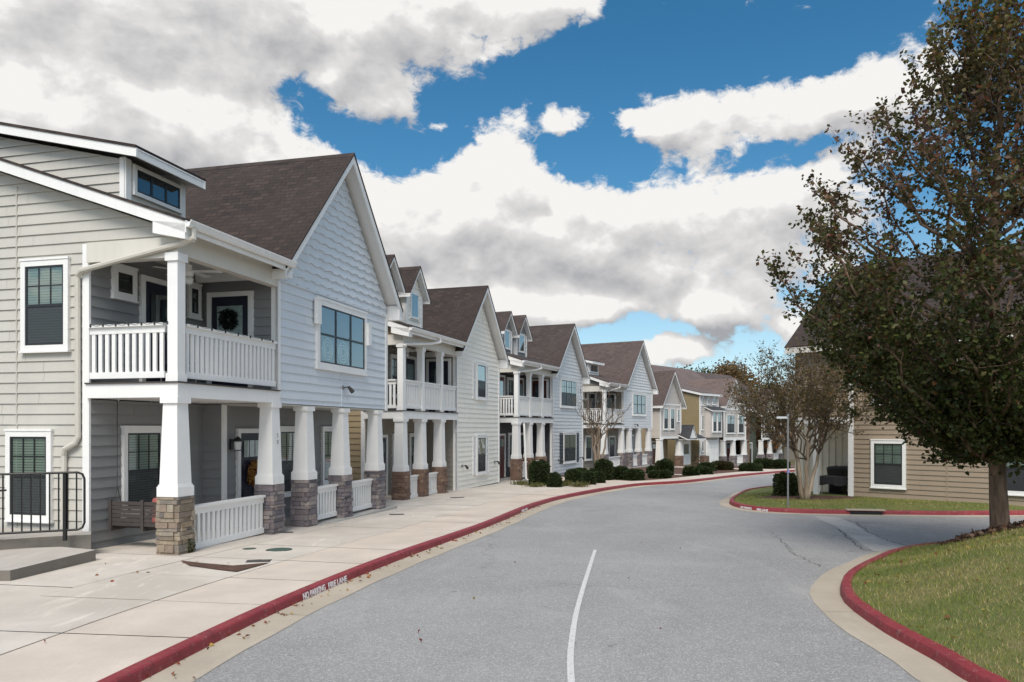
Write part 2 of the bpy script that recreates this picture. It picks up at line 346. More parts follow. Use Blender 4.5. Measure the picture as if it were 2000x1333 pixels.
M['lawn'] = mk_soil('lawn_turf', [(.28, (.11, .135, .032)), (.46, (.155, .18, .044)), (.60, (.22, .205, .07)), (.78, (.33, .255, .14))], 1.4, 55)
M['earth'] = mk_soil('bare_earth_and_grass', [(.3, (.08, .085, .03)), (.5, (.12, .10, .05)), (.7, (.16, .12, .07))], .4, 8)
def mk_leaf(name, rough=.5, trans=.35):
    m = bpy.data.materials.new(name); m.use_nodes = True; t = NT(m.node_tree); t.N.clear()
    a = t.n('ShaderNodeAttribute'); a.attribute_name = 'Col'
    b = t.n('ShaderNodeBsdfPrincipled'); t.l(a.outputs[0], b.inputs['Base Color']); b.inputs['Roughness'].default_value = rough; b.inputs['Specular IOR Level'].default_value = .3
    tl = t.n('ShaderNodeBsdfTranslucent'); t.l(a.outputs[0], tl.inputs[0])
    mx = t.n('ShaderNodeMixShader'); mx.inputs[0].default_value = trans; t.l(b.outputs[0], mx.inputs[1]); t.l(tl.outputs[0], mx.inputs[2])
    o = t.n('ShaderNodeOutputMaterial'); t.l(mx.outputs[0], o.inputs[0]); return m
M['leaf'] = mk_leaf('leaf'); M['blade'] = mk_leaf('grass_blade', .6, .3)
def mk_bark(name, c1, c2, zs=.25, sc=9, st=.8):
    m, t, b = new_mat(name); o = obj_co(t)
    f = t.noise(t.vmath('MULTIPLY', o, (1, 1, zs)), sc, 7, .65, .8)
    t.l(t.ramp(f, [(.32, c1), (.68, c2)]), b.inputs['Base Color']); b.inputs['Roughness'].default_value = .9
    bump(t, b, f, st, .03); return m
M['bark'] = mk_bark('rough_brown_bark', (.055, .035, .024), (.24, .155, .10))
M['bark_smooth'] = mk_bark('smooth_tan_bark', (.20, .145, .10), (.42, .335, .255), .15, 6, .3)
M['bark_twig'] = mk_bark('brown_twig_bark', (.085, .06, .04), (.17, .125, .085), .2, 8, .4)
M['bark_grey'] = mk_bark('grey_brown_bark', (.10, .075, .06), (.22, .17, .14), .2, 8, .4)
def mk_lattice():
    return paint('leaf_litter_base', (.1, .06, .03))

# ------------------------------------------------------------------ mesh builder
class MB:
    def __init__(s): s.v = []; s.f = []; s.m = []; s.uv = []; s.cur = 0
    def poly(s, pts, uv=None):
        i = len(s.v); s.v += [tuple(p) for p in pts]; s.f.append(tuple(range(i, i+len(pts)))); s.m.append(s.cur)
        s.uv += (uv if uv else [(p[0]+p[1], p[2]) for p in pts])
    def box(s, x0, x1, y0, y1, z0, z1):
        s.hexa([(x0, y0, z0), (x1, y0, z0), (x1, y1, z0), (x0, y1, z0)], [(x0, y0, z1), (x1, y0, z1), (x1, y1, z1), (x0, y1, z1)])
    def hexa(s, b, tp):
        """loft between two loops, capped; shared vertices"""
        n = len(b); i = len(s.v); s.v += [tuple(p) for p in b]+[tuple(p) for p in tp]
        fs = [tuple(i+k for k in reversed(range(n))), tuple(i+n+k for k in range(n))]+[(i+k, i+(k+1) % n, i+n+(k+1) % n, i+n+k) for k in range(n)]
        for f in fs:
            s.f.append(f); s.m.append(s.cur); s.uv += [(s.v[j][0]+s.v[j][1], s.v[j][2]) for j in f]
    def ext(s, pts, vec):
        vec = Vector(vec); s.hexa(pts, [tuple(Vector(p)+vec) for p in pts])
    def tube(s, pts, rad, n=8, cap=True):
        pts = [Vector(p) for p in pts]; rad = rad if isinstance(rad, (list, tuple)) else [rad]*len(pts)
        i = len(s.v); up = None
        for k, p in enumerate(pts):
            d = (pts[min(k+1, len(pts)-1)]-pts[max(k-1, 0)]).normalized()
            if up is None: up = d.orthogonal().normalized()
            up = (up-d*up.dot(d)); up = up.normalized() if up.length > 1e-5 else d.orthogonal().normalized()
            w = d.cross(up)
            for j in range(n):
                a = 2*math.pi*j/n; s.v.append(tuple(p+(up*math.cos(a)+w*math.sin(a))*rad[k]))
        fs = []
        for k in range(len(pts)-1):
            for j in range(n): fs.append((i+k*n+j, i+k*n+(j+1) % n, i+(k+1)*n+(j+1) % n, i+(k+1)*n+j))
        if cap: fs += [tuple(i+j for j in reversed(range(n))), tuple(i+(len(pts)-1)*n+j for j in range(n))]
        for f in fs: s.f.append(f); s.m.append(s.cur); s.uv += [(0, 0)]*len(f)
    def lathe(s, prof, c=(0, 0, 0), n=20):
        s.tube([(c[0], c[1], c[2]+z) for r, z in prof], [max(r, 1e-4) for r, z in prof], n)
    def build(s, name, mats, parent=None, smooth=False):
        me = bpy.data.meshes.new(name); me.from_pydata(s.v, [], s.f); mats = mats if isinstance(mats, (list, tuple)) else [mats]
        for m in mats: me.materials.append(M[m])
        if len(mats) > 1: me.polygons.foreach_set('material_index', s.m)
        ul = me.uv_layers.new(name='UVMap'); ul.data.foreach_set('uv', np.array(s.uv, dtype=np.float32).ravel())
        if smooth: me.polygons.foreach_set('use_smooth', [True]*len(s.f))
        me.update()
        o = bpy.data.objects.new(name, me); COL.objects.link(o)
        if parent: o.parent = parent
        return o
def tag(o, label=None, cat=None, group=None, kind=None):
    if label: o['label'] = label
    if cat: o['category'] = cat
    if group: o['group'] = group
    if kind: o['kind'] = kind
    return o
def empty(name, loc, rz=0, label=None, cat=None, group=None):
    o = bpy.data.objects.new(name, None); COL.objects.link(o); o.empty_display_size = .2
    o.location = loc; o.rotation_euler = (0, 0, rz); return tag(o, label, cat, group)
def copy_tree(o, parent=None):
    c = o.copy(); COL.objects.link(c)
    if parent: c.parent = parent
    for ch in list(o.children): copy_tree(ch, c)
    return c
class Pl:
    """a vertical plane: origin, horizontal axis s, outward normal n"""
    def __init__(s, o, sd, n): s.o = Vector(o); s.s = Vector(sd); s.n = Vector(n)
    def p(s, a, z, off=0): return tuple(s.o+s.s*a+Vector((0, 0, z))+s.n*off)
    def box(s, mb, a0, a1, z0, z1, o0, o1):
        mb.hexa([s.p(a0, z0, o0), s.p(a1, z0, o0), s.p(a1, z0, o1), s.p(a0, z0, o1)], [s.p(a0, z1, o0), s.p(a1, z1, o0), s.p(a1, z1, o1), s.p(a0, z1, o1)])
def clip(poly, z0, z1):
    for lim, sgn in ((z0, 1), (z1, -1)):
        out = []
        for i in range(len(poly)):
            a, b = poly[i], poly[(i+1) % len(poly)]
            da, db = sgn*(a[1]-lim), sgn*(b[1]-lim)
            if da >= 0: out.append(a)
            if da*db < 0:
                k = da/(da-db); out.append((a[0]+(b[0]-a[0])*k, a[1]+(b[1]-a[1])*k))
        poly = out
        if len(poly) < 3: return []
    return poly
def lap(mb, pl, poly, e=.19, t=.024, zoff=0.0, scallop=0.0):
    """lapped boards over a convex outline: every row leans out towards its lower edge"""
    zs = [p[1] for p in poly]; k0 = math.floor((min(zs)-zoff)/e)
    z = k0*e+zoff
    while z < max(zs):
        pc = clip(poly, z, z+e)
        if len(pc) >= 3:
            if scallop:
                s0 = min(p[0] for p in pc if p[1] < z+.02) if any(p[1] < z+.02 for p in pc) else min(p[0] for p in pc)
                s1 = max(p[0] for p in pc if p[1] < z+.02) if any(p[1] < z+.02 for p in pc) else max(p[0] for p in pc)
                tp = [p for p in pc if p[1] > z+e-.02]
                a0, a1 = (min(p[0] for p in tp), max(p[0] for p in tp)) if tp else ((s0+s1)/2,)*2
                n = max(2, int((s1-s0)/.045)); ph = random.random()*6
                bot = [s0+(s1-s0)*i/n for i in range(n+1)]; top = [min(max(x, a0), a1) for x in bot]
                dz = [scallop*(math.sin(x*2*math.pi/.46+ph)+.3*math.sin(x*2*math.pi/.2+ph*2)) for x in bot]
                ztop = max(p[1] for p in pc)
                for i in range(n):
                    A, B = pl.p(bot[i], z+dz[i], .004+t), pl.p(bot[i+1], z+dz[i+1], .004+t)
                    mb.poly([A, B, pl.p(top[i+1], ztop+.03, .002), pl.p(top[i], ztop+.03, .002)])
                    mb.poly([pl.p(bot[i], z+dz[i], 0), pl.p(bot[i+1], z+dz[i+1], 0), B, A])
            else:
                off = lambda q: .004+t*(1-(q-z)/e)
                # boards are nailed up in lengths
                sa_, sb_ = min(p[0] for p in pc), max(p[0] for p in pc); cut = sa_+random.uniform(.8, 3.6); cuts = [sa_]
                while cut < sb_-.5: cuts.append(cut); cut += 3.66
                cuts.append(sb_)
                for c0, c1 in zip(cuts, cuts[1:]):
                    pp = [(b_, a_) for a_, b_ in clip([(b_, a_) for a_, b_ in pc], c0+(.002 if c0 > sa_ else 0), c1-(.002 if c1 < sb_ else 0))] if len(cuts) > 2 else pc
                    if len(pp) >= 3: mb.poly([pl.p(a, q, off(q)) for a, q in pp])
                lo = [p for p in pc if abs(p[1]-z) < 1e-6]
                if len(lo) >= 2:
                    a0, a1 = min(p[0] for p in lo), max(p[0] for p in lo)
                    mb.poly([pl.p(a0, z, 0), pl.p(a1, z, 0), pl.p(a1, z, off(z)), pl.p(a0, z, off(z))])
        z += e
def wall(root, pl, polys, mat, name='wall', e=.19, seams=(), scallop=None):
    mb = MB()
    for p in polys: lap(mb, pl, p, e)
    for s, z0, z1 in seams: pl.box(mb, s-.012, s+.012, z0, z1, .0, .034)
    return mb.build(name, mat, root)
def trim_box(root, pl, items, mat='white', name='corner_trim'):
    for a0, a1, z0, z1, o0, o1 in items:
        mb = MB(); pl.box(mb, a0, a1, z0, z1, o0, o1); mb.build(name, mat, root)

# ------------------------------------------------------------------ windows and doors
def window(root, pl, a0, a1, z0, z1, cols=3, units=1, blind=True, screen=True, muntins=True, tr=.10, shutters=None, label=None, trim='white', sill=True):
    """outer size includes the casing; units = windows side by side in the casing"""
    mb = MB(); b = .080
    pl.box(mb, a0, a0+tr, z0, z1, 0, b); pl.box(mb, a1-tr, a1, z0, z1, 0, b)
    pl.box(mb, a0-.015, a1+.015, z1, z1+tr*.4, 0, b+.012); pl.box(mb, a0+tr, a1-tr, z1-tr, z1, 0, b-.002)
    pl.box(mb, a0+tr, a1-tr, z0, z0+tr, 0, b-.002)
    if sill: pl.box(mb, a0-.02, a1+.02, z0-.035, z0, 0, b+.02)
    w = mb.build('window', trim, root); tag(w, label)
    iw = (a1-a0-2*tr)/units
    sa, pa, bl, scn = MB(), MB(), MB(), MB()
    zb, zt = z0+tr, z1-tr; zm = (zb+zt)/2
    for k in range(units):
        x0 = a0+tr+k*iw; x1 = x0+iw
        if units > 1 and k > 0 and units < 9: pl.box(mb, x0-.03, x0+.03, zb, zt, 0, b-.004)
        f = .035
        pl.box(sa, x0, x0+f, zb, zt, .036, .070); pl.box(sa, x1-f, x1, zb, zt, .036, .070)
        pl.box(sa, x0+f, x1-f, zb, zb+f, .036, .069); pl.box(sa, x0+f, x1-f, zt-f, zt, .036, .069)
        pl.box(sa, x0+f, x1-f, zm-.024, zm+.024, .036, .073)
        if muntins:
            for c in range(1, cols): xx = x0+f+(iw-2*f)*c/cols; pl.box(sa, xx-.009, xx+.009, zm+.024, zt-f, .050, .066)
            zz = (zm+zt)/2; pl.box(sa, x0+f, x1-f, zz-.009, zz+.009, .051, .065)
        pa.cur = 0; pa.poly([pl.p(x0+f, zb+f, .058), pl.p(x1-f, zb+f, .058), pl.p(x1-f, zt-f, .058), pl.p(x0+f, zt-f, .058)])
        pa.cur = 1; pa.poly([pl.p(x0, zb, .031), pl.p(x1, zb, .031), pl.p(x1, zt, .031), pl.p(x0, zt, .031)])
        if screen: scn.poly([pl.p(x0+f, zb+f, .0625), pl.p(x1-f, zb+f, .0625), pl.p(x1-f, zm-.024, .0625), pl.p(x0+f, zm-.024, .0625)])
        if blind:
            z = zt-f; drop = zb+f+.04+(iw*random.choice((0, 0, .3, .9, 1.1)) if a0 > 3.9 or pl.n.y < -.5 else 0)
            while z > min(drop, zm+.05):
                bl.poly([pl.p(x0+f, z-.040, .036), pl.p(x1-f, z-.040, .036), pl.p(x1-f, z, .050), pl.p(x0+f, z, .050)]); z -= .048
    sa.build('sash', 'sash', w); pa.build('pane', ['glass', 'interior'], w)
    if screen: scn.build('screen', 'screen', w)
    if blind and bl.f: bl.build('blind', 'blind', w)
    if shutters:
        mat, sw = shutters
        for x in (a0-sw-.03, a1+.03):
            s = MB(); pl.box(s, x, x+.05, z0, z1, 0, .05); pl.box(s, x+sw-.05, x+sw, z0, z1, 0, .05)
            for q in (z0, (z0+z1)/2-.03, z1-.06): pl.box(s, x+.05, x+sw-.05, q, q+.06, 0, .049)
            q = z0+.07
            while q < z1-.09:
                s.poly([pl.p(x+.05, q, .042), pl.p(x+sw-.05, q, .042), pl.p(x+sw-.05, q+.05, .018), pl.p(x+.05, q+.05, .018)]); q += .045
            s.build('shutter', mat, w)
    return w
def door(root, pl, a0, a1, z0, z1, mat='navy', glass=None, label=None, lights=3, trim='white'):
    mb = MB(); tr = .10
    pl.box(mb, a0, a1, z0, z1, 0, .050)
    for (u0, u1, v0, v1) in ((.12, .46, .08, .40), (.54, .88, .08, .40)) + (() if glass else ((.12, .46, .48, .66), (.54, .88, .48, .66))):
        W, Hh = a1-a0, z1-z0; pl.box(mb, a0+W*u0, a0+W*u1, z0+Hh*v0, z0+Hh*v1, .050, .062)
    d = mb.build('door', mat, root); tag(d, label)
    fr = MB(); pl.box(fr, a0-tr, a0, z0, z1+tr, 0, .085); pl.box(fr, a1, a1+tr, z0, z1+tr, 0, .085); pl.box(fr, a0, a1, z1, z1+tr, 0, .083)
    fr.build('door_frame', trim, d)
    W, Hh = a1-a0, z1-z0; g = MB(); v0, v1 = (.46, .90) if glass else (.74, .92)
    n = 1 if glass else lights
    for k in range(n):
        q0 = a0+W*(.14+.72*k/n)+.015; q1 = a0+W*(.14+.72*(k+1)/n)-.015
        g.cur = 0; g.poly([pl.p(q0, z0+Hh*v0, .072), pl.p(q1, z0+Hh*v0, .072), pl.p(q1, z0+Hh*v1, .072), pl.p(q0, z0+Hh*v1, .072)])
        g.cur = 1; g.poly([pl.p(q0, z0+Hh*v0, .066), pl.p(q1, z0+Hh*v0, .066), pl.p(q1, z0+Hh*v1, .066), pl.p(q0, z0+Hh*v1, .066)])
    g.build('pane', ['glass', glass or 'lace'], d)
    h = MB(); x = a1-.08; h.tube([pl.p(x, z0+.98, .050), pl.p(x, z0+.98, .10)], [.02, .028], 8); pl.box(h, x-.025, x+.025, z0+1.10, z0+1.16, .050, .068)
    h.build('handle', 'steel', d)
    return d

# ------------------------------------------------------------------ porch pieces (house-local: x along the street, y into the lot, z up)
def stone_block(mb, x, y, s, z0, z1):
    z = z0
    while z < z1-.02:
        h = min(random.choice((.055, .075, .10, .13)), z1-z)
        if z1-z-h < .04: h = z1-z
        flip = random.random() < .5
        for side in range(4):
            a = -s/2 if flip == (side % 2 == 0) else -s/2+.07
            b_end = s/2 if flip == (side % 2 == 0) else s/2-.07
            while a < b_end-.01:
                L = min(random.uniform(.10, .38), b_end-a)
                if b_end-a-L < .06: L = b_end-a
                p = random.uniform(0, .036); g = .004
                o0, o1 = s/2-.08, s/2+p
                if side == 0: bx = (x+a+g, x+a+L-g, y-o1, y-o0)
                elif side == 2: bx = (x+a+g, x+a+L-g, y+o0, y+o1)
                elif side == 1: bx = (x+o0, x+o1, y+a+g, y+a+L-g)
                else: bx = (x-o1, x-o0, y+a+g, y+a+L-g)
                mb.box(*bx, z+.004, z+h-.004); a += L
        z += h
def column(root, x, y, ztop, stone='stone_grey', zs=1.05, s=.42, label=None, foot=-.35, bw=.36, tw=.28):
    c = MB(); q = lambda w, z: [(x-w/2, y-w/2, z), (x+w/2, y-w/2, z), (x+w/2, y+w/2, z), (x-w/2, y+w/2, z)]
    c.hexa(q(bw+.06, zs), q(bw+.06, zs+.17)); c.hexa(q(bw+.03, zs+.17), q(bw+.03, zs+.2))
    c.hexa(q(bw, zs+.2), q(tw, ztop-.10)); c.hexa(q(tw+.07, ztop-.10), q(tw+.07, ztop))
    o = c.build('porch_column', 'white', root); tag(o, label)
    if stone:
        m = MB(); m.box(x-s/2+.03, x+s/2-.03, y-s/2+.03, y+s/2-.03, foot, zs); stone_block(m, x, y, s, foot, zs-.004); m.build('stone_base', stone, o)
    return o
def post(root, x, y, z0, z1, w=.2, name='balcony_post'):
    c = MB(); c.box(x-w/2, x+w/2, y-w/2, y+w/2, z0, z1-.14); c.box(x-w/2-.03, x+w/2+.03, y-w/2-.03, y+w/2+.03, z1-.14, z1)
    c.box(x-w/2-.02, x+w/2+.02, y-w/2-.02, y+w/2+.02, z0, z0+.14)
    return c.build(name, 'white', root)
def railing(root, A, B, z0, z1, sp=.135, w=.075, t=.035, mat='white', label=None):
    A, B = Vector((A[0], A[1], 0)), Vector((B[0], B[1], 0)); L = (B-A).length; d = (B-A)/L; n = Vector((-d.y, d.x, 0))
    pl = Pl(A, d, n); mb = MB()
    pl.box(mb, 0, L, z1-.045, z1, -.07, .07); pl.box(mb, 0, L, z1-.16, z1-.045, -.025, .025); pl.box(mb, 0, L, z0+.02, z0+.13, -.03, .03)
    k = max(1, int(L/sp)); s = L/k
    for i in range(k): a = (i+.5)*s; pl.box(mb, a-w/2, a+w/2, z0+.13, z1-.16, -t/2, t/2)
    return tag(mb.build('railing', mat, root), label)
def slope_roof(root, axis, a0, a1, lo, hi, mat='shingle', name='roof', barge=None, th=.045, bh=.19, soffit=True, ends=(True, True), eave=True):
    """one roof slope. axis 'y': ridge runs along y (a0..a1 are y), lo/hi = (x, z) of eave and ridge; axis 'x': the other way"""
    P = (lambda a, q, dz=0: (q[0], a, q[1]+dz)) if axis == 'y' else (lambda a, q, dz=0: (a, q[0], q[1]+dz))
    L = math.hypot(hi[0]-lo[0], hi[1]-lo[1]); mb = MB()
    mb.poly([P(a0, lo), P(a1, lo), P(a1, hi), P(a0, hi)], [(a0, 0), (a1, 0), (a1, L), (a0, L)])
    mb.poly([P(a0, lo, -th), P(a1, lo, -th), P(a1, hi, -th), P(a0, hi, -th)])
    mb.poly([P(a0, lo), P(a1, lo), P(a1, lo, -th), P(a0, lo, -th)]); mb.poly([P(a0, lo), P(a0, hi), P(a0, hi, -th), P(a0, lo, -th)]); mb.poly([P(a1, lo), P(a1, hi), P(a1, hi, -th), P(a1, lo, -th)])
    r = mb.build(name, mat, root)
    if barge:
        b = MB(); i = .02
        for a, s, on in ((a0, 1, ends[0]), (a1, -1, ends[1])):
            if not on: continue
            q0, q1 = a+s*i, a+s*(i+.04)
            b.hexa([P(q0, lo, -th-.002), P(q1, lo, -th-.002), P(q1, hi, -th-.002), P(q0, hi, -th-.002)], [P(q0, lo, -bh-th), P(q1, lo, -bh-th), P(q1, hi, -bh-th), P(q0, hi, -bh-th)])
        if soffit:
            x0, x1 = a0+i+.042, a1-i-.042
            b.hexa([P(x0, lo, -th-.004), P(x1, lo, -th-.004), P(x1, hi, -th-.004), P(x0, hi, -th-.004)], [P(x0, lo, -th-.03), P(x1, lo, -th-.03), P(x1, hi, -th-.03), P(x0, hi, -th-.03)])
        if eave:
            dirx = 1 if hi[0] > lo[0] else -1
            q0 = (lo[0]+dirx*.01, lo[1]); q1 = (lo[0]+dirx*.045, lo[1])
            x0, x1 = a0+i+.002, a1-i-.002
            b.hexa([P(x0, q0, -th-.034), P(x1, q0, -th-.034), P(x1, q1, -th-.034), P(x0, q1, -th-.034)], [P(x0, q0, -bh-th+.004), P(x1, q0, -bh-th+.004), P(x1, q1, -bh-th+.004), P(x0, q1, -bh-th+.004)])
        b.build('fascia', barge, r)
    return r
def gutter(root, a0, a1, y, z, mat='white'):
    mb = MB(); prof = [(y, z), (y, z-.11), (y-.06, z-.115), (y-.085, z-.09), (y-.10, z-.03), (y-.12, z-.025), (y-.12, z), (y-.105, z), (y-.1, z-.02), (y-.02, z-.06)]
    mb.hexa([(a0, p[0], p[1]) for p in prof], [(a1, p[0], p[1]) for p in prof]); return mb.build('gutter', mat, root)
def downspout(root, pts, mat='white', r=.042):
    mb = MB(); mb.tube(pts, r, 8); o = mb.build('downspout', mat, root, False); return o

FRONT = lambda y=0: Pl((0, y, 0), (1, 0, 0), (0, -1, 0))
SIDE = lambda x=0: Pl((x, 0, 0), (0, 1, 0), (-1, 0, 0))
FAR = lambda x=0: Pl((x, 0, 0), (0, 1, 0), (1, 0, 0))
def gable_roof(root, x0, x1, zr, slope, y0, y1, mat='shingle', barge='white', bh=.19):
    xr = (x0+x1)/2; ze = zr-slope*(xr-x0)
    slope_roof(root, 'y', y0, y1, (x0, ze), (xr, zr), mat, 'roof', barge, bh=bh, ends=(True, False))
    slope_roof(root, 'y', y0, y1, (x1, ze), (xr, zr), mat, 'roof', barge, bh=bh, ends=(True, False))
    cap = MB(); cap.hexa([(xr-.12, y0+.0, zr-.125*slope+.012), (xr, y0, zr+.012), (xr+.12, y0, zr-.125*slope+.012), (xr, y0, zr-.02)], [(xr-.12, y1, zr-.125*slope+.012), (xr, y1, zr+.012), (xr+.12, y1, zr-.125*slope+.012), (xr, y1, zr-.02)])
    cap.build('ridge_cap', mat, root)
DEP = 9.0
def house_frame(px, D, dirr, z0):
    n = math.hypot(dirr, 1); return ((px-1000)/F*D, D, z0), math.atan2(1/n, dirr/n)
def main_roof(root, uw, mat='shingle', xe=5.4):
    sl = .35; e = (-.4, 5.70); h = (DEP, 5.70+sl*(DEP+.4))
    slope_roof(root, 'x', -.3, uw, e, h, mat, 'roof', 'white', ends=(True, False))
    slope_roof(root, 'x', uw, xe, (.06, 5.70+sl*.46), h, mat, 'roof')
    gutter(root, -.3, uw-.02, -.402, 5.665)
    # eave return at the near corner
    b = MB(); b.hexa([(-.28, -.38, 5.36), (-.28, .25, 5.50), (-.28, .25, 5.70), (-.28, -.38, 5.62)], [(-.02, -.38, 5.36), (-.02, .25, 5.50), (-.02, .25, 5.70), (-.02, -.38, 5.62)]); b.build('eave_return', 'white', root)
def closing(root, U, side_mat, back=True):
    mb = MB(); lap(mb, FAR(U), [(1.3, 0), (DEP, 0), (DEP, 5.6), (1.3, 5.6)]); mb.build('wall', side_mat, root)
    b = MB(); b.poly([(0, DEP, -.3), (U, DEP, -.3), (U, DEP, 5.7), (0, DEP, 5.7)]); b.poly([(0, DEP, 5.7), (U, DEP, 5.7), (U*.65, DEP, 8.7), (U*.2, DEP, 8.7)]); b.build('wall', side_mat, root)

def house_a(frame, label, c, stone, small=False, seams=True, doorc='navy', win3=True):
    """balcony on one post, overhanging gable on tapered columns, shed dormer"""
    (loc, rz) = frame; U, WB, WG, G0 = 8.75, 1.78, 1.30, 3.10
    h = empty('townhouse', loc, rz, label, 'house', 'townhouses along the street')
    top = lambda w: 5.44+.35*(w+.4)
    S = SIDE(0)
    wall(h, S, [[(WB, -.1), (DEP, -.1), (DEP, top(DEP)), (WB, top(WB))], [(0.12, 5.47), (WB, 5.47), (WB, top(WB)), (.12, top(.12))]], c['side'], seams=[(3.36, 0, 6.6)] if seams else ())
    trim_box(h, S, [(WB-.02, WB+.12, -.1, 5.46, .0, .045)])
    # upper porch recess, ground floor recess
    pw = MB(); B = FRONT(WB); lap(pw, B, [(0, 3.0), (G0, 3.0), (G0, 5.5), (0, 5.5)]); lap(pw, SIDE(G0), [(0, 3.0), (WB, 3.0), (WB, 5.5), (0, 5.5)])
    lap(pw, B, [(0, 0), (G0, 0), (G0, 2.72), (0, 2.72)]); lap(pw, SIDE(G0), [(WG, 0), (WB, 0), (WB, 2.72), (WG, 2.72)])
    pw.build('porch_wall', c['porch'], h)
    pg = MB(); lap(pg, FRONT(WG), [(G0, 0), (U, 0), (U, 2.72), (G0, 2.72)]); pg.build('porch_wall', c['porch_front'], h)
    trim_box(h, FRONT(WG), [(G0-.03, G0+.10, 0, 2.72, 0, .05), (U-.1, U+.02, 0, 2.72, 0, .05)])
    # gable block
    zr, sl = 8.96, 1.10; xr = (G0+U)/2
    gtop = lambda u: zr-.30-sl*abs(u-xr)
    g = MB(); lap(g, FRONT(0), [(G0, 2.74), (U, 2.74), (U, 5.34), (G0, 5.34)]); o = g.build('gable_wall', c['gable'], h)
    pl = FRONT(0)
    for s, z0, z1 in ([(6.02, 2.76, 3.55), (6.02, 5.3, 5.36)] if seams else []):
        m = MB(); pl.box(m, s-.012, s+.012, z0, z1, 0, .036); m.build('seam_strip', c['gable'], o)
    g = MB(); lap(g, FRONT(0), [(G0, 5.36), (U, 5.36), (U, gtop(U)), (xr, gtop(xr)), (G0, gtop(G0))], .20, .042, 5.36-int(5.36/.2)*.2, scallop=.019)
    pl.box(g, G0, U, 5.33, 5.365, 0, .05)
    g.build('gable_shingles', c['gable'], h)
    so = MB(); so.box(G0, U, .02, WG, 2.70, 2.73); so.build('soffit', 'cream_trim', h)
    far = MB(); lap(far, FAR(U), [(0, 2.74), (1.3, 2.74), (1.3, 5.5), (0, 5.5)]); far.build('wall', c['gable'], h)
    trim_box(h, FRONT(0), [(G0-.03, G0+.10, 2.70, 5.45, 0, .05), (U-.10, U+.02, 2.70, 5.4, 0, .05)])
    trim_box(h, SIDE(G0), [(-.05, .10, 2.76, 5.45, 0, .03)])
    # deck
    d = MB(); d.box(-.10, G0-.03, -.10, WB, 2.74, 2.985); d.build('deck', 'white', h)
    db = MB(); db.box(-.13, G0-.03, -.13, WB, 2.985, 3.01); db.build('deck_boards', 'swing_wood', h)
    ce = MB(); ce.box(0, G0, 0, WB, 5.50, 5.52); ce.build('porch_ceiling', 'cream_trim', h)
    be = MB(); be.box(-.08, .10, .12, WB, 5.12, 5.47); be.box(-.08, G0-.04, -.08, .12, 5.18, 5.70); be.build('beam', 'cream_trim', h)
    pf = MB(); pf.box(-.25, U+.15, -.28, WB, -.6, 0.0); pf.build('porch_floor', 'porch', h)
    # roof
    main_roof(h, G0-.02, c.get('roof', 'shingle'))
    gable_roof(h, G0-.28, U+.28, zr, sl, -.42, DEP, c.get('roof', 'shingle'), 'white', .20)
    er = MB()
    er.hexa([(U+.04, -.40, 5.26), (U+.26, -.40, 5.26), (U+.26, -.40, 5.42), (U+.04, -.40, 5.66)], [(U+.04, .5, 5.26), (U+.26, .5, 5.26), (U+.26, .5, 5.42), (U+.04, .5, 5.66)])
    er2 = MB(); er2.hexa([(G0-.26, -.40, 5.34), (G0-.02, -.40, 5.34), (G0-.02, -.40, 5.66), (G0-.26, -.40, 5.44)], [(G0-.26, -.02, 5.34), (G0-.02, -.02, 5.34), (G0-.02, -.02, 5.66), (G0-.26, -.02, 5.44)])
    er2.build('eave_return', 'white', h); er.build('eave_return', 'white', h)
    # shed dormer
    dm = MB(); x0, x1, wf = .32, 1.86, 1.32
    dtop = lambda w: 7.0+.234*(w-.87)
    lap(dm, FRONT(wf), [(x0, 6.15), (x1, 6.15), (x1, dtop(wf)-.08), (x0, dtop(wf)-.08)], .17)
    lap(dm, SIDE(x0), [(wf, 6.1), (DEP-.2, 6.1), (DEP-.2, dtop(DEP)-.08), (wf, dtop(wf)-.08)], .17); lap(dm, FAR(x1), [(wf, 6.1), (DEP-.2, 6.1), (DEP-.2, dtop(DEP)-.08), (wf, dtop(wf)-.08)], .17)
    dd = dm.build('dormer', c['dormer'], h)
    slope_roof(dd, 'x', .04, 1.98, (.87, 7.16), (DEP, 7.16+.234*(DEP-.87)), c.get('roof', 'shingle'), 'roof', 'white', bh=.16)
    trim_box(dd, SIDE(x0), [(wf-.02, wf+.10, 6.1, 7.07, 0, .03)]); trim_box(dd, FRONT(wf), [(x0-.03, x0+.10, 6.1, 7.05, 0, .04), (x1-.10, x1+.03, 6.1, 7.05, 0, .04)])
    fw = FRONT(wf); a0, a1, z0, z1 = .46, 1.76, 6.44, 6.99; n = MB()
    fw.box(n, a0, a1, z0, z0+.07, 0, .075); fw.box(n, a0, a1, z1-.07, z1, 0, .075); fw.box(n, a0, a0+.07, z0+.07, z1-.07, 0, .075); fw.box(n, a1-.07, a1, z0+.07, z1-.07, 0, .075); n.build('window_frame', 'white', dd)
    n = MB(); w3 = (a1-a0-.14)/3
    for k in range(4): q = a0+.07+k*w3; fw.box(n, max(q-.025, a0+.07), min(q+.025, a1-.07), z0+.07, z1-.07, .034, .066)
    for q in (z0+.07, z1-.105): fw.box(n, a0+.07, a1-.07, q, q+.035, .034, .064)
    n.build('sash', 'sash', dd)
    n = MB(); n.cur = 0; n.poly([fw.p(a0+.07, z0+.07, .056), fw.p(a1-.07, z0+.07, .056), fw.p(a1-.07, z1-.07, .056), fw.p(a0+.07, z1-.07, .056)]); n.cur = 1
    n.poly([fw.p(a0+.07, z0+.07, .031), fw.p(a1-.07, z0+.07, .031), fw.p(a1-.07, z1-.07, .031), fw.p(a0+.07, z1-.07, .031)]); n.build('pane', ['glass', 'interior'], dd)
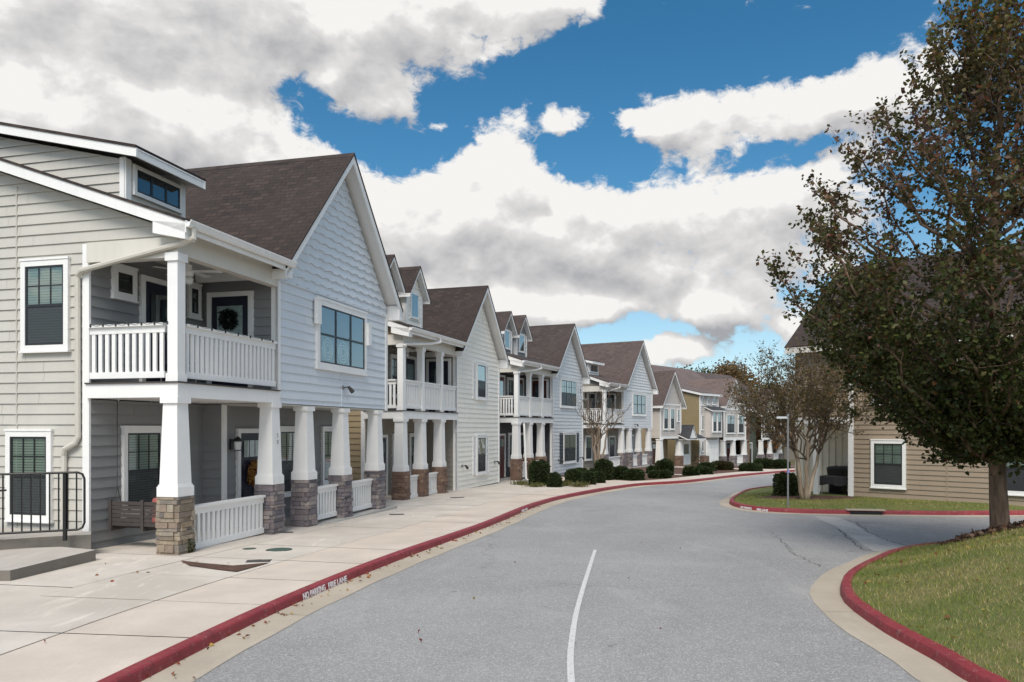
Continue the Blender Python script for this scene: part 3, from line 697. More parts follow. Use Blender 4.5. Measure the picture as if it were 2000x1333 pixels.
    # columns and balcony post
    for x in (.05, 2.95, 4.36, 6.12, 8.15): column(h, x, .06, 2.74 if x < 3 else 2.70, stone if x > .5 else c.get('stone0', stone))
    post(h, .02, .02, 3.01, 5.20, .20)
    railing(h, (.0, .22), (.0, WB-.02), 3.06, 4.02); railing(h, (.2, .0), (G0-.06, .0), 3.06, 4.02)
    for a, b_ in ((.3, 2.70), (4.60, 5.88), (6.36, 7.90)): railing(h, (a, .06), (b_, .06), .04, .84)
    # windows and doors
    window(h, S, 2.18, 3.22, 3.60, 5.22); window(h, S, 2.55, 3.56, .55, 2.16)
    window(h, FRONT(0), 4.72, 7.36, 3.62, 5.22, units=3, muntins=False, blind=False, screen=False, tr=.13)
    B = FRONT(WB)
    window(h, B, .47, 1.06, 4.62, 5.20, muntins=False, blind=False, screen=False, tr=.11); window(h, B, 2.55, 2.95, 4.55, 5.25, muntins=False, blind=False, screen=False, tr=.09)
    door(h, B, 1.28, 2.28, 3.02, 5.06, 'navy', 'interior'); door(h, SIDE(G0), .62, 1.52, 3.02, 5.02, 'navy', 'lace')
    window(h, B, .72, 1.80, .58, 2.22)
    GW = FRONT(WG); door(h, GW, 3.66, 4.56, .04, 2.10, doorc); window(h, GW, 5.20, 6.25, .55, 2.22); window(h, GW, 7.38, 8.25, .7, 2.22, screen=False)
    closing(h, U, c['side'])
    return h

def house_b(frame, label, c, stone, dorm, upper=1, doorc='navy', shut_up=None, shut_lo=None, wins=None):
    """balcony on three posts, flush full-height gable, gabled dormers"""
    (loc, rz) = frame; U, WB, G0 = 9.75, 1.35, 4.65
    h = empty('townhouse', loc, rz, label, 'house', 'townhouses along the street')
    top = lambda w: 5.44+.35*(w+.4); S = SIDE(0)
    wall(h, S, [[(WB, -.1), (DEP, -.1), (DEP, top(DEP)), (WB, top(WB))], [(.12, 5.47), (WB, 5.47), (WB, top(WB)), (.12, top(.12))]], c['side'])
    trim_box(h, S, [(WB-.02, WB+.12, -.1, 5.46, 0, .045)])
    pw = MB(); B = FRONT(WB); lap(pw, B, [(0, 3.0), (G0, 3.0), (G0, 5.5), (0, 5.5)]); lap(pw, SIDE(G0), [(0, 3.0), (WB, 3.0), (WB, 5.5), (0, 5.5)])
    lap(pw, B, [(0, 0), (G0, 0), (G0, 2.76), (0, 2.76)]); lap(pw, SIDE(G0), [(.0, -.1), (WB, -.1), (WB, 2.76), (0, 2.76)]); pw.build('porch_wall', c['porch'], h)
    zr, sl = 8.32, 1.04; xr = (G0+U)/2; gtop = lambda u: zr-.30-sl*abs(u-xr)
    g = MB(); lap(g, FRONT(0), [(G0, .02), (U, .02), (U, gtop(U)), (xr, gtop(xr)), (G0, gtop(G0))]); g.build('gable_wall', c['gable'], h)
    fo = MB(); fo.box(G0-.0, U, -.03, .3, -.5, .0); fo.build('foundation', 'found', h)
    trim_box(h, FRONT(0), [(G0-.03, G0+.10, 0, 5.4, 0, .05), (U-.10, U+.02, 0, 5.3, 0, .05)]); trim_box(h, SIDE(G0), [(-.05, .10, 0, 5.4, 0, .03)])
    far = MB(); lap(far, FAR(U), [(0, 0), (1.4, 0), (1.4, 5.3), (0, 5.3)]); far.build('wall', c['gable'], h)
    d = MB(); d.box(-.10, G0-.03, -.10, WB, 2.74, 2.985); d.build('deck', 'white', h)
    db = MB(); db.box(-.13, G0-.03, -.13, WB, 2.985, 3.01); db.build('deck_boards', 'swing_wood', h)
    ce = MB(); ce.box(0, G0, 0, WB, 5.50, 5.52); ce.build('porch_ceiling', 'cream_trim', h)
    be = MB(); be.box(-.08, .10, .12, WB, 5.14, 5.47); be.box(-.08, G0-.04, -.08, .12, 5.18, 5.70); be.build('beam', 'cream_trim', h)
    pf = MB(); pf.box(-.25, G0+.05, -.28, WB, -.6, 0.0); pf.build('porch_floor', 'porch', h)
    main_roof(h, G0-.02, c.get('roof', 'shingle'), 7.0)
    gable_roof(h, G0-.27, U+.27, zr, sl, -.42, DEP, c.get('roof', 'shingle'), 'white', .20)
    er = MB(); ze = zr-sl*(xr-G0+.27)
    er.hexa([(U+.04, -.40, ze-.30), (U+.25, -.40, ze-.30), (U+.25, -.40, ze-.12), (U+.04, -.40, ze+.09)], [(U+.04, .5, ze-.30), (U+.25, .5, ze-.30), (U+.25, .5, ze-.12), (U+.04, .5, ze+.09)]); er.build('eave_return', 'white', h)
    for (x0, x1, wf) in dorm:
        xm = (x0+x1)/2; zw, zp = 7.32, 7.32+(x1-x0)*.62
        dm = MB(); lap(dm, FRONT(wf), [(x0, 6.0), (x1, 6.0), (x1, zw), (xm, zp-.05), (x0, zw)], .17)
        lap(dm, SIDE(x0), [(wf, 5.9), (DEP-.5, 5.9), (DEP-.5, zw), (wf, zw)], .17); lap(dm, FAR(x1), [(wf, 5.9), (DEP-.5, 5.9), (DEP-.5, zw), (wf, zw)], .17)
        dd = dm.build('dormer', c['dormer'], h)
        gable_roof(dd, x0-.2, x1+.2, zp+.12, 1.24, wf-.28, DEP-.4, c.get('roof', 'shingle'), 'white', .13)
        trim_box(dd, FRONT(wf), [(x0-.03, x0+.13, 6.0, 7.3, 0, .04), (x1-.13, x1+.03, 6.0, 7.3, 0, .04)]); trim_box(dd, SIDE(x0), [(wf-.02, wf+.12, 6.0, 7.3, 0, .03)])
        fw = FRONT(wf); a0, a1, z0, z1 = xm-.36, xm+.36, 6.35, 7.32; n = MB()
        fw.box(n, a0, a1, z0, z0+.09, 0, .06); fw.box(n, a0, a1, z1-.09, z1, 0, .06); fw.box(n, a0, a0+.09, z0+.09, z1-.09, 0, .06); fw.box(n, a1-.09, a1, z0+.09, z1-.09, 0, .06); n.build('window_frame', 'white', dd)
        n = MB(); n.cur = 0; n.poly([fw.p(a0+.09, z0+.09, .056), fw.p(a1-.09, z0+.09, .056), fw.p(a1-.09, z1-.09, .056), fw.p(a0+.09, z1-.09, .056)]); n.cur = 1
        n.poly([fw.p(a0+.09, z0+.09, .031), fw.p(a1-.09, z0+.09, .031), fw.p(a1-.09, z1-.09, .031), fw.p(a0+.09, z1-.09, .031)]); n.build('pane', ['glass', 'interior'], dd)
    for x in (.05, 1.55, 3.2):
        column(h, x, .06, 2.74, stone, zs=1.02, s=.44, bw=.34, tw=.30); post(h, x, .04, 3.01, 5.20, .2)
    railing(h, (0, .2), (0, WB-.02), 3.06, 4.02); railing(h, (.18, 0), (1.42, 0), 3.06, 4.02); railing(h, (1.68, 0), (3.08, 0), 3.06, 4.02); railing(h, (3.32, 0), (G0-.06, 0), 3.06, 4.02)
    for a, b_ in ((.32, 1.30), (1.80, 2.96)): railing(h, (a, .06), (b_, .06), .06, .84)
    for (a0, a1, z0, z1, un, sh) in wins: window(h, FRONT(0), a0, a1, z0, z1, units=un, muntins=False if un == 1 else True, screen=True, blind=True, shutters=sh)
    B = FRONT(WB); door(h, B, .55, 1.35, 3.02, 5.0, doorc, 'lace'); window(h, B, 1.75, 2.6, 3.55, 5.0); door(h, B, 2.95, 3.75, 3.02, 5.0, doorc, 'lace'); door(h, SIDE(G0), .28, 1.1, 3.02, 5.0, doorc, 'interior')
    door(h, B, .5, 1.4, .04, 2.1, doorc); window(h, B, 1.9, 2.9, .55, 2.2); window(h, B, 3.3, 4.2, .55, 2.2)
    closing(h, U, c['side'])
    return h

# ------------------------------------------------------------------ terrain
def gz(y):
    y = min(y, 78.0)
    return -.0155*y if y < 55 else -.8525-.04*(y-55)
def gp(px, py, dz=0.0):
    """photo pixel -> ground point: intersect the sight line with the sloping street"""
    y = 10.0
    for _ in range(60): y = .5*y+.5*max(1.0, (CZ-dz-gz(y))/((py-HOR)/F))
    return Vector(((px-1000)/F*y, y, gz(y)+dz))
def smooth_line(pts, step=.5):
    pts = [Vector((p[0], p[1])) for p in pts]; P = [pts[0]*2-pts[1]]+pts+[pts[-1]*2-pts[-2]]; out = []
    for i in range(1, len(P)-2):
        a, b, c, d = P[i-1:i+3]; n = max(2, int((c-b).length/.15))
        for k in range(n):
            t = k/n; out.append(.5*((2*b)+(c-a)*t+(2*a-5*b+4*c-d)*t*t+(3*b-a-3*c+d)*t**3))
    out.append(pts[-1])
    res = [out[0]]; acc = 0
    for a, b in zip(out, out[1:]):
        L = (b-a).length
        while acc+L >= step:
            k = (step-acc)/L; a = a+(b-a)*k; L = (b-a).length; acc = 0; res.append(a)
        acc += L
    return res
def normals(L):
    out = []
    for i in range(len(L)):
        d = (L[min(i+1, len(L)-1)]-L[max(i-1, 0)]).normalized(); out.append(Vector((-d.y, d.x)))
    return out
KP = [(350, 1297), (592, 1176), (777, 1098), (956, 1030), (1057, 988), (1128, 970), (1240, 951), (1341, 944), (1442, 932), (1556, 922)]
kl = [gp(*p) for p in KP]
kl = [(-4.35, -6), (-3.9, -1.5), (-3.42, 3.5)]+[(p.x, p.y) for p in kl]
e = kl[-1]; kl += [(e[0]+7.5, e[1]+6.2), (e[0]+17, e[1]+13), (e[0]+30, e[1]+20)]
KL = smooth_line(kl, .5); KN = normals(KL)
def strip(name, L, Nn, o0, o1, z, mat, i0=0, i1=None, kind='structure', n=1):
    mb = MB(); i1 = i1 or len(L)-1
    for i in range(i0, i1):
        a, b = L[i], L[i+1]
        for k in range(n):
            p0, p1 = o0+(o1-o0)*k/n, o0+(o1-o0)*(k+1)/n
            q = [(a+Nn[i]*p0), (b+Nn[i+1]*p0), (b+Nn[i+1]*p1), (a+Nn[i]*p1)]
            mb.poly([(v.x, v.y, gz(v.y)+z) for v in q])
    return tag(mb.build(name, mat), kind=kind)
# far ground, one sheet to the horizon
mb = MB(); ys = [-60, -20, 0, 10, 20, 30, 40, 50, 55, 60, 66, 72, 78, 100, 160, 300, 600, 1200]; xs = [-900, -300, -120, -60, -30, -15, 0, 15, 30, 60, 120, 300, 900]
for i in range(len(ys)-1):
    for j in range(len(xs)-1): mb.poly([(xs[j], ys[i], gz(ys[i])-.04), (xs[j+1], ys[i], gz(ys[i])-.04), (xs[j+1], ys[i+1], gz(ys[i+1])-.04), (xs[j], ys[i+1], gz(ys[i+1])-.04)])
tag(mb.build('ground', 'earth'), kind='structure')
# asphalt: main street and the side street in one sheet right of the kerb
mb = MB(); y = -6.0
def kx(y):
    for a, b in zip(KL, KL[1:]):
        if a.y <= y <= b.y: return a.x+(b.x-a.x)*(y-a.y)/max(1e-6, b.y-a.y)
    return KL[-1].x if y > KL[-1].y else KL[0].x
while y < KL[-1].y-1:
    y2 = y+.75; xe = 60 if y < 26 else 75
    for k in range(8):
        f0, f1 = (k/8)**1.5, ((k+1)/8)**1.5; a0, a1 = kx(y)-.1, kx(y2)-.1
        mb.poly([(a0+(xe-a0)*f0, y, gz(y)), (a0+(xe-a0)*f1, y, gz(y)), (a1+(xe-a1)*f1, y2, gz(y2)), (a1+(xe-a1)*f0, y2, gz(y2))])
    y = y2
tag(mb.build('road', 'asphalt'), kind='structure')
def pan(name, L, Nn, w, gap=3.0):
    """concrete gutter pan beside a kerb, cast in lengths"""
    mb = MB(); i = 0; st = int(gap/.5)
    for i in range(0, len(L)-1, st):
        j = min(i+st, len(L)-1)
        vv = []; k = i
        base = len(mb.v)
        for k in range(i, j+1):
            p = L[k]; d = (L[min(k+1, len(L)-1)]-L[max(k-1, 0)]).normalized(); sh = d*(.006 if k == i else (-.006 if k == j else 0))
            for o in (0.01, -w+.03*math.sin(k*1.7)*.4):
                q = p+Nn[k]*o+sh; mb.v.append((q.x, q.y, gz(q.y)+.005+(.012 if o > 0 else 0)))
        for k in range(j-i):
            b = base+k*2; mb.f.append((b+1, b+3, b+2, b)); mb.m.append(0); mb.uv += [(0, 0)]*4
    return tag(mb.build(name, 'gutter_pan'), kind='structure')
def kerb(name, L, Nn, gap=3.0, off=0, h=.125):
    """cast kerb in lengths with open joints; offsets run away from the road"""
    mb = MB(); st = int(gap/.5)
    prof = [(0.0, -.06), (.004, .0), (.018, h*.72), (.026, h*.9), (.045, h), (.145, h+.004), (.15, h-.01), (.15, -.06)]
    for i in range(off, len(L)-1, st):
        j = min(i+st, len(L)-1); base = len(mb.v); n = len(prof)
        for k in range(i, j+1):
            p = L[k]; d = (L[min(k+1, len(L)-1)]-L[max(k-1, 0)]).normalized(); sh = d*(.008 if k == i else (-.008 if k == j else 0))
            dz = .006*math.sin(k*.37)
            for o, z in prof: q = p+Nn[k]*o+sh; mb.v.append((q.x, q.y, gz(q.y)+z+(dz if z > 0 else 0)))
        for k in range(j-i):
            for m in range(n-1):
                b = base+k*n+m; mb.f.append((b, b+n, b+n+1, b+1)); mb.m.append(0); mb.uv += [(0, 0)]*4
        for k, rev in ((0, 0), (j-i, 1)):
            f = tuple(base+k*n+m for m in range(n)); mb.f.append(f[::-1] if rev else f); mb.m.append(0); mb.uv += [(0, 0)]*n
    return tag(mb.build(name, 'kerb'), kind='structure')
KOB = kerb('street_kerb', KL, KN)
pan('street_gutter', KL, KN, .40)
# pavement slabs
def slabs(name, L, Nn, o0, o1, z, mat, i0, i1, step, g=.009, skew=0.0):
    mb = MB(); i = i0
    while i+step <= i1:
        j = i+step; base = len(mb.v); dz = random.uniform(-.002, .002)
        for k in range(i, j+1):
            d = (L[min(k+1, len(L)-1)]-L[max(k-1, 0)]).normalized(); sh = d*(g if k == i else (-g if k == j else 0))
            for o in (o0+g, o1-g): q = L[k]+Nn[k]*o+sh+d*(skew*(o-o0)); mb.v.append((q.x, q.y, gz(q.y)+z+dz))
        for k in range(step): b = base+k*2; mb.f.append((b, b+2, b+3, b+1)); mb.m.append(0); mb.uv += [(0, 0)]*4
        i = j
    return tag(mb.build(name, mat), kind='structure')
NEND = len(KL)-2
iy = lambda y: next(i for i, p in enumerate(KL) if p.y >= y)
strip('pavement_bed', KL, KN, .14, 6.6, .095, 'joint', 0, iy(33.5), n=3)
strip('pavement_bed', KL, KN, .14, 1.62, .095, 'joint', iy(33.5), NEND)
slabs('pavement', KL, KN, .152, 1.55, .112, 'walk', 0, NEND, 3)
slabs('apron', KL, KN, 1.55, 3.15, .110, 'apron', 0, iy(33), 3)
slabs('apron', KL, KN, 3.15, 6.6, .108, 'apron', 1, iy(33), 5)

# ------------------------------------------------------------------ houses
H1F = house_frame(345, 12.95, .255, -.16)
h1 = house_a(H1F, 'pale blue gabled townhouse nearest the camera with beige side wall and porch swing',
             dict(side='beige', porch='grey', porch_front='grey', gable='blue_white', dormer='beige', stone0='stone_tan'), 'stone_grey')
downspout(h1, [(-.16, -.46, 5.56), (-.16, -.47, 5.40), (-.13, -.20, 5.33), (-.11, 1.86, 4.98), (-.08, 1.97, 4.88), (-.07, 1.97, 2.05), (-.08, 2.02, 1.95), (-.10, 2.22, 1.85), (-.07, 2.27, 1.72), (-.07, 2.27, .12)], 'pipe_beige', .05)
H2F = house_frame(785, 24.6, .32, -.38)
W = 'white'
h2 = house_b(H2F, 'cream gabled townhouse with brown stone columns and white shutters, second along the pavement',
             dict(side='tan', porch='greige', gable='cream', dormer='cream'), 'stone_brown', [(1.95, 3.25, .8), (-.10, 1.15, .8)],
             wins=[(6.80, 7.95, 3.62, 5.14, 1, (W, .34)), (6.80, 7.95, .52, 2.12, 1, (W, .34))])
H3F = house_frame(1010, 36, .44, -.43)
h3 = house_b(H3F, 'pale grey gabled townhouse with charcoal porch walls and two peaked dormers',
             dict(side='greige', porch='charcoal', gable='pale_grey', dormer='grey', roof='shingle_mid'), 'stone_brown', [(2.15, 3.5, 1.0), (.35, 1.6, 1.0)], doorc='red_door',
             wins=[(5.85, 8.55, 3.62, 5.22, 3, None), (6.32, 8.45, .52, 2.2, 2, ('shutter_dark', .5))])
H4F = house_frame(1181, 49, .59, -.70)
h4 = house_a(H4F, 'pale blue-grey gabled townhouse behind the bare tree, fourth along the pavement',
             dict(side='greige', porch='greige', porch_front='greige', gable='pale_grey', dormer='pale_grey', roof='shingle2'), 'stone_grey', seams=False)
for hh, x in ((h2, 2.05), (h3, 1.9), (h4, .1)):
    downspout(hh, [(x, -.46, 5.58), (x, -.47, 5.42), (x-.5, -.30, 5.32), (.0, -.14, 5.15), (-.10, -.12, 5.08)] if hh != h4 else [(1.4, -.46, 5.58), (1.4, -.47, 5.4), (.4, -.25, 5.2), (.2, -.14, 5.1)], 'white', .045)
downspout(h3, [(.35, -.20, 2.7), (.35, -.22, 2.5), (.40, -.30, .05), (.46, -.5, -.12)], 'white', .05)
# far houses
def house_c(frame, label):
    """narrow front gable with paired windows over a porch, dark canopy beside it"""
    (loc, rz) = frame; h = empty('townhouse', loc, rz, label, 'house', 'townhouses along the street'); g0, g1, WB = 0.0, 3.9, 1.3
    zr, sl = 8.3, 1.35; xr = (g0+g1)/2
    m = MB(); lap(m, FRONT(0), [(g0, 2.5), (g1, 2.5), (g1, 5.5), (xr, zr-.25), (g0, 5.5)]); lap(m, FAR(g1), [(0, 2.5), (2, 2.5), (2, 5.5), (0, 5.5)]); lap(m, SIDE(g0), [(0, 2.5), (1.2, 2.5), (1.2, 5.5), (0, 5.5)]); m.build('gable_wall', 'oatmeal', h)
    m = MB(); lap(m, FRONT(1.2), [(-4.5, -.3), (g0, -.3), (g0, 5.5), (-4.5, 5.5)]); lap(m, FRONT(WB), [(g0, -.3), (g1, -.3), (g1, 2.5), (g0, 2.5)]); lap(m, SIDE(-4.5), [(1.2, -.3), (8, -.3), (8, 5.5), (1.2, 5.5)]); lap(m, FAR(g1), [(WB, -.3), (8, -.3), (8, 5.5), (WB, 5.5)])
    m.build('wall', 'tan', h)
    gable_roof(h, g0-.3, g1+.3, zr, sl, -.45, 8, 'shingle2', 'white', .2)
    slope_roof(h, 'x', -4.8, xr, (.7, 5.75), (7.5, 9.2), 'shingle2', 'roof', 'white', ends=(True, False))
    trim_box(h, FRONT(0), [(g0-.03, g0+.14, 2.4, 5.6, 0, .05), (g1-.14, g1+.03, 2.4, 5.6, 0, .05), (g0, g1, 2.42, 2.62, 0, .052), (g0, g1, 5.3, 5.42, 0, .045)])
    window(h, FRONT(0), .55, 1.40, 3.2, 5.05, muntins=False); window(h, FRONT(0), 1.75, 2.6, 3.2, 5.05, muntins=False); window(h, FRONT(0), 3.1, 3.55, 3.9, 5.0, muntins=False, tr=.07, screen=False)
    column(h, .1, .1, 2.42, None, 0, .4, bw=.55, tw=.4); column(h, g1-.1, .1, 2.42, 'stone_brown', .9, .55, bw=.5, tw=.45)
    door(h, FRONT(WB), .9, 1.9, .0, 2.1, 'brown_door'); window(h, FRONT(WB), -3.2, -2.2, .5, 2.0)
    pf = MB(); pf.box(-4.5, g1+.2, -.1, 1.4, -.9, -.02); pf.build('porch_floor', 'porch', h)
    # canopy
    slope_roof(h, 'x', g1-.6, g1+3.3, (-.9, 2.45), (1.2, 3.35), 'shingle_dark', 'canopy_roof', 'white', bh=.12)
    k = MB(); xm = g1+.4; k.hexa([(xm-.75, -.95, 2.45), (xm+.75, -.95, 2.45), (xm, -.95, 3.5)], [(xm-.75, .6, 2.45), (xm+.75, .6, 2.45), (xm, .6, 3.5)]); kk = k.build('canopy_gable', 'white', h)
    slope_roof(kk, 'y', -1.05, 1.2, (xm-.85, 2.42), (xm, 3.62), 'shingle_dark', 'roof', 'white', bh=.1, soffit=False); slope_roof(kk, 'y', -1.05, 1.2, (xm+.85, 2.42), (xm, 3.62), 'shingle_dark', 'roof', 'white', bh=.1, soffit=False)
    m = MB(); lap(m, FRONT(.5), [(g1, -.4), (g1+3.2, -.4), (g1+3.2, 2.4), (g1, 2.4)]); m.build('wall', 'olive', h)
    door(h, FRONT(.5), g1+.35, g1+1.1, 0, 2.1, 'black'); door(h, FRONT(.5), g1+1.35, g1+2.75, 0, 2.1, 'white', 'interior')
    m = MB(); m.poly([(-4.5, 8, -.5), (g1, 8, -.5), (g1, 8, 7), (-4.5, 8, 7)]); m.build('wall', 'tan', h)
    return h
def house_d(frame, label):
    """tall olive side wall under a shed roof, bay windows over a white garage door"""
    (loc, rz) = frame; h = empty('townhouse', loc, rz, label, 'house', 'townhouses along the street'); U = 3.9; top = lambda w: 6.55+.24*w
    m = MB(); lap(m, SIDE(0), [(0, -.4), (9, -.4), (9, top(9)), (0, top(0))]); lap(m, FAR(U), [(0, -.4), (9, -.4), (9, top(9)), (0, top(0))]); m.build('wall', 'olive', h)
    m = MB(); lap(m, FRONT(0), [(0, .9), (U, .9), (U, 6.5), (0, 6.5)]); m.build('wall', 'oatmeal', h)
    m = MB(); m.box(-.02, 1.1, -.06, .02, -.5, .95); stone_block(m, .55, .1, 1.1, -.4, .92); m.build('stone_base', 'stone_brown', h)
    slope_roof(h, 'x', -.25, U+.25, (-.35, 6.75), (9, 6.75+.24*9.35), 'shingle_far', 'roof', 'white', bh=.22)
    m = MB(); m.box(1.2, 3.7, -.55, 0, 2.6, 5.2); m.build('bay', 'oatmeal', h)
    slope_roof(h, 'x', 1.0, 3.95, (-.8, 5.2), (0, 5.55), 'shingle_dark', 'bay_roof', 'white', bh=.12)
    BP = Pl((0, -.55, 0), (1, 0, 0), (0, -1, 0))
    window(h, BP, 1.5, 2.35, 3.1, 5.0, muntins=False); window(h, BP, 2.5, 3.35, 3.1, 5.0, muntins=False)
    window(h, FRONT(0), .35, .75, 3.3, 4.7, muntins=False, tr=.07, screen=False); window(h, FRONT(0), .35, .75, 5.6, 6.4, muntins=False, tr=.07, screen=False); window(h, FRONT(0), 1.5, 2.0, 5.7, 6.4, muntins=False, tr=.08, screen=False); window(h, FRONT(0), 2.6, 3.3, 5.7, 6.4, muntins=False, tr=.08, screen=False)
    window(h, FRONT(0), .35, .75, 1.3, 2.3, muntins=False, tr=.07, screen=False)
    g = MB(); pl = FRONT(-.05); pl.box(g, 1.25, 3.75, -.3, 2.35, 0, .06)
    for c in range(4):
        for r in range(4): pl.box(g, 1.32+c*.61, 1.32+c*.61+.54, -.2+r*.62, -.2+r*.62+.52, .06, .085)
    g.build('garage_door', 'white', h)
    trim_box(h, FRONT(0), [(-.03, .15, -.3, 6.5, 0, .06), (U-.15, U+.03, -.3, 6.5, 0, .06)])
    m = MB(); m.poly([(0, 9, -.5), (U, 9, -.5), (U, 9, 8.7), (0, 9, 8.7)]); m.build('wall', 'olive', h)
    return h
def house_e(frame, label, roof, wallm, gm, sidem, twin=True, zr=8.6, doorm='red_door', D=14.0):
    """broad street-parallel roof with a white front gable and porch"""
    (loc, rz) = frame; h = empty('townhouse', loc, rz, label, 'house', 'townhouses along the street'); g0, g1, W = 0.0, 5.2, 1.4
    xr = 1.9
    m = MB(); lap(m, FRONT(0), [(g0, 2.55), (g1, 2.55), (g1, 5.6), (g0, 5.6)]); lap(m, FRONT(0), [(g0, 5.6), (3.8, 5.6), (xr, zr-.3)]); lap(m, FAR(g1), [(0, 2.5), (3, 2.5), (3, 5.6), (0, 5.6)]); m.build('gable_wall', gm, h)
    m = MB(); lap(m, FRONT(.6), [(-3.0, -.3), (g0, -.3), (g0, 5.5), (-3.0, 5.5)]); lap(m, FRONT(.6), [(g1, -.3), (g1+2.4, -.3), (g1+2.4, 5.5), (g1, 5.5)]); lap(m, SIDE(-3.0), [(.6, -.3), (9, -.3), (9, 5.5), (.6, 5.5)]); lap(m, FAR(g1+2.4), [(.6, -.3), (9, -.3), (9, 5.5), (.6, 5.5)]); m.build('wall', sidem, h)
    m = MB(); lap(m, FRONT(W), [(g0, -.3), (g1, -.3), (g1, 2.55), (g0, 2.55)]); m.build('porch_wall', wallm, h)
    slope_roof(h, 'x', -3.3, g1+2.7, (.1, 5.7), (7.5, 10.2), roof, 'roof', 'white'); slope_roof(h, 'x', -3.3, g1+2.7, (14.9, 5.7), (7.5, 10.2), roof, 'roof', 'white')
    gable_roof(h, -.3, 4.1, zr, 1.25, -.45, 5.5, roof, 'white', .2)
    if twin:
        gable_roof(h, 3.3, 5.5, zr-1.0, 1.25, -.5, 4.0, 'shingle_dark', 'white', .18); k = MB(); k.poly([(3.5, -.02, 5.6), (5.3, -.02, 5.6), (4.4, -.02, zr-1.3)]); k.build('gable_wall', gm, h)
    trim_box(h, FRONT(0), [(g0-.03, g0+.15, 2.5, 5.7, 0, .06), (g1-.15, g1+.03, 2.5, 5.6, 0, .06), (g0, g1, 2.45, 2.68, 0, .062), (g0, g1, 5.45, 5.6, 0, .05)])
    window(h, FRONT(0), .6, 2.5, 3.1, 5.0, units=2, muntins=False); window(h, FRONT(0), 3.3, 4.7, 3.1, 5.0, units=2, muntins=False)
    for x in (.1, 2.4, 5.1): column(h, x, .1, 2.45, 'stone_grey', .9, .6, bw=.42, tw=.36)
    railing(h, (2.75, .1), (4.8, .1), .05, .95)
    door(h, FRONT(W), 3.6, 4.5, 0, 2.1, doorm); window(h, FRONT(W), .8, 1.9, .5, 2.1)
    door(h, FRONT(.6), -2.2, -1.2, 0, 2.1, 'black')
    pf = MB(); pf.box(-.3, g1+.2, -.2, W, -.8, 0); pf.build('porch_floor', 'porch', h)
    m = MB(); m.poly([(-3, 9, -.5), (g1+2.4, 9, -.5), (g1+2.4, 9, 5.6), (-3, 9, 5.6)]); m.build('wall', sidem, h)
    return h
def fr(px, D, dirr, z0): return house_frame(px, D, dirr, z0)
h5 = house_c(fr(1289, 64, .80, -1.30), 'white narrow-gabled townhouse with tan recess and dark porch canopy')
h6 = house_d(fr(1366, 70, .85, -1.45), 'tall olive townhouse with shed roof and white garage door')
h7 = house_e(fr(1413, 74, .85, -1.62), 'white twin-gabled townhouse under a broad rosy brown roof behind the pollarded tree', 'shingle_far', 'oatmeal', 'oatmeal', 'rust')
h8 = house_e(fr(1487, 82, .9, -1.72), 'farthest townhouse with dark green end wall seen through the twiggy tree', 'shingle2', 'greige', 'greige', 'darkgreen', False, 8.0, 'brown_door')
h9 = house_a((gp(1480, 905) * 0 + Vector((38, 84, -1.7)), R(38)), 'dim far townhouse at the street end beyond the sign pole', dict(side='greige', porch='greige', porch_front='greige', gable='pale_grey', dormer='pale_grey', roof='shingle2'), 'stone_grey', seams=False)

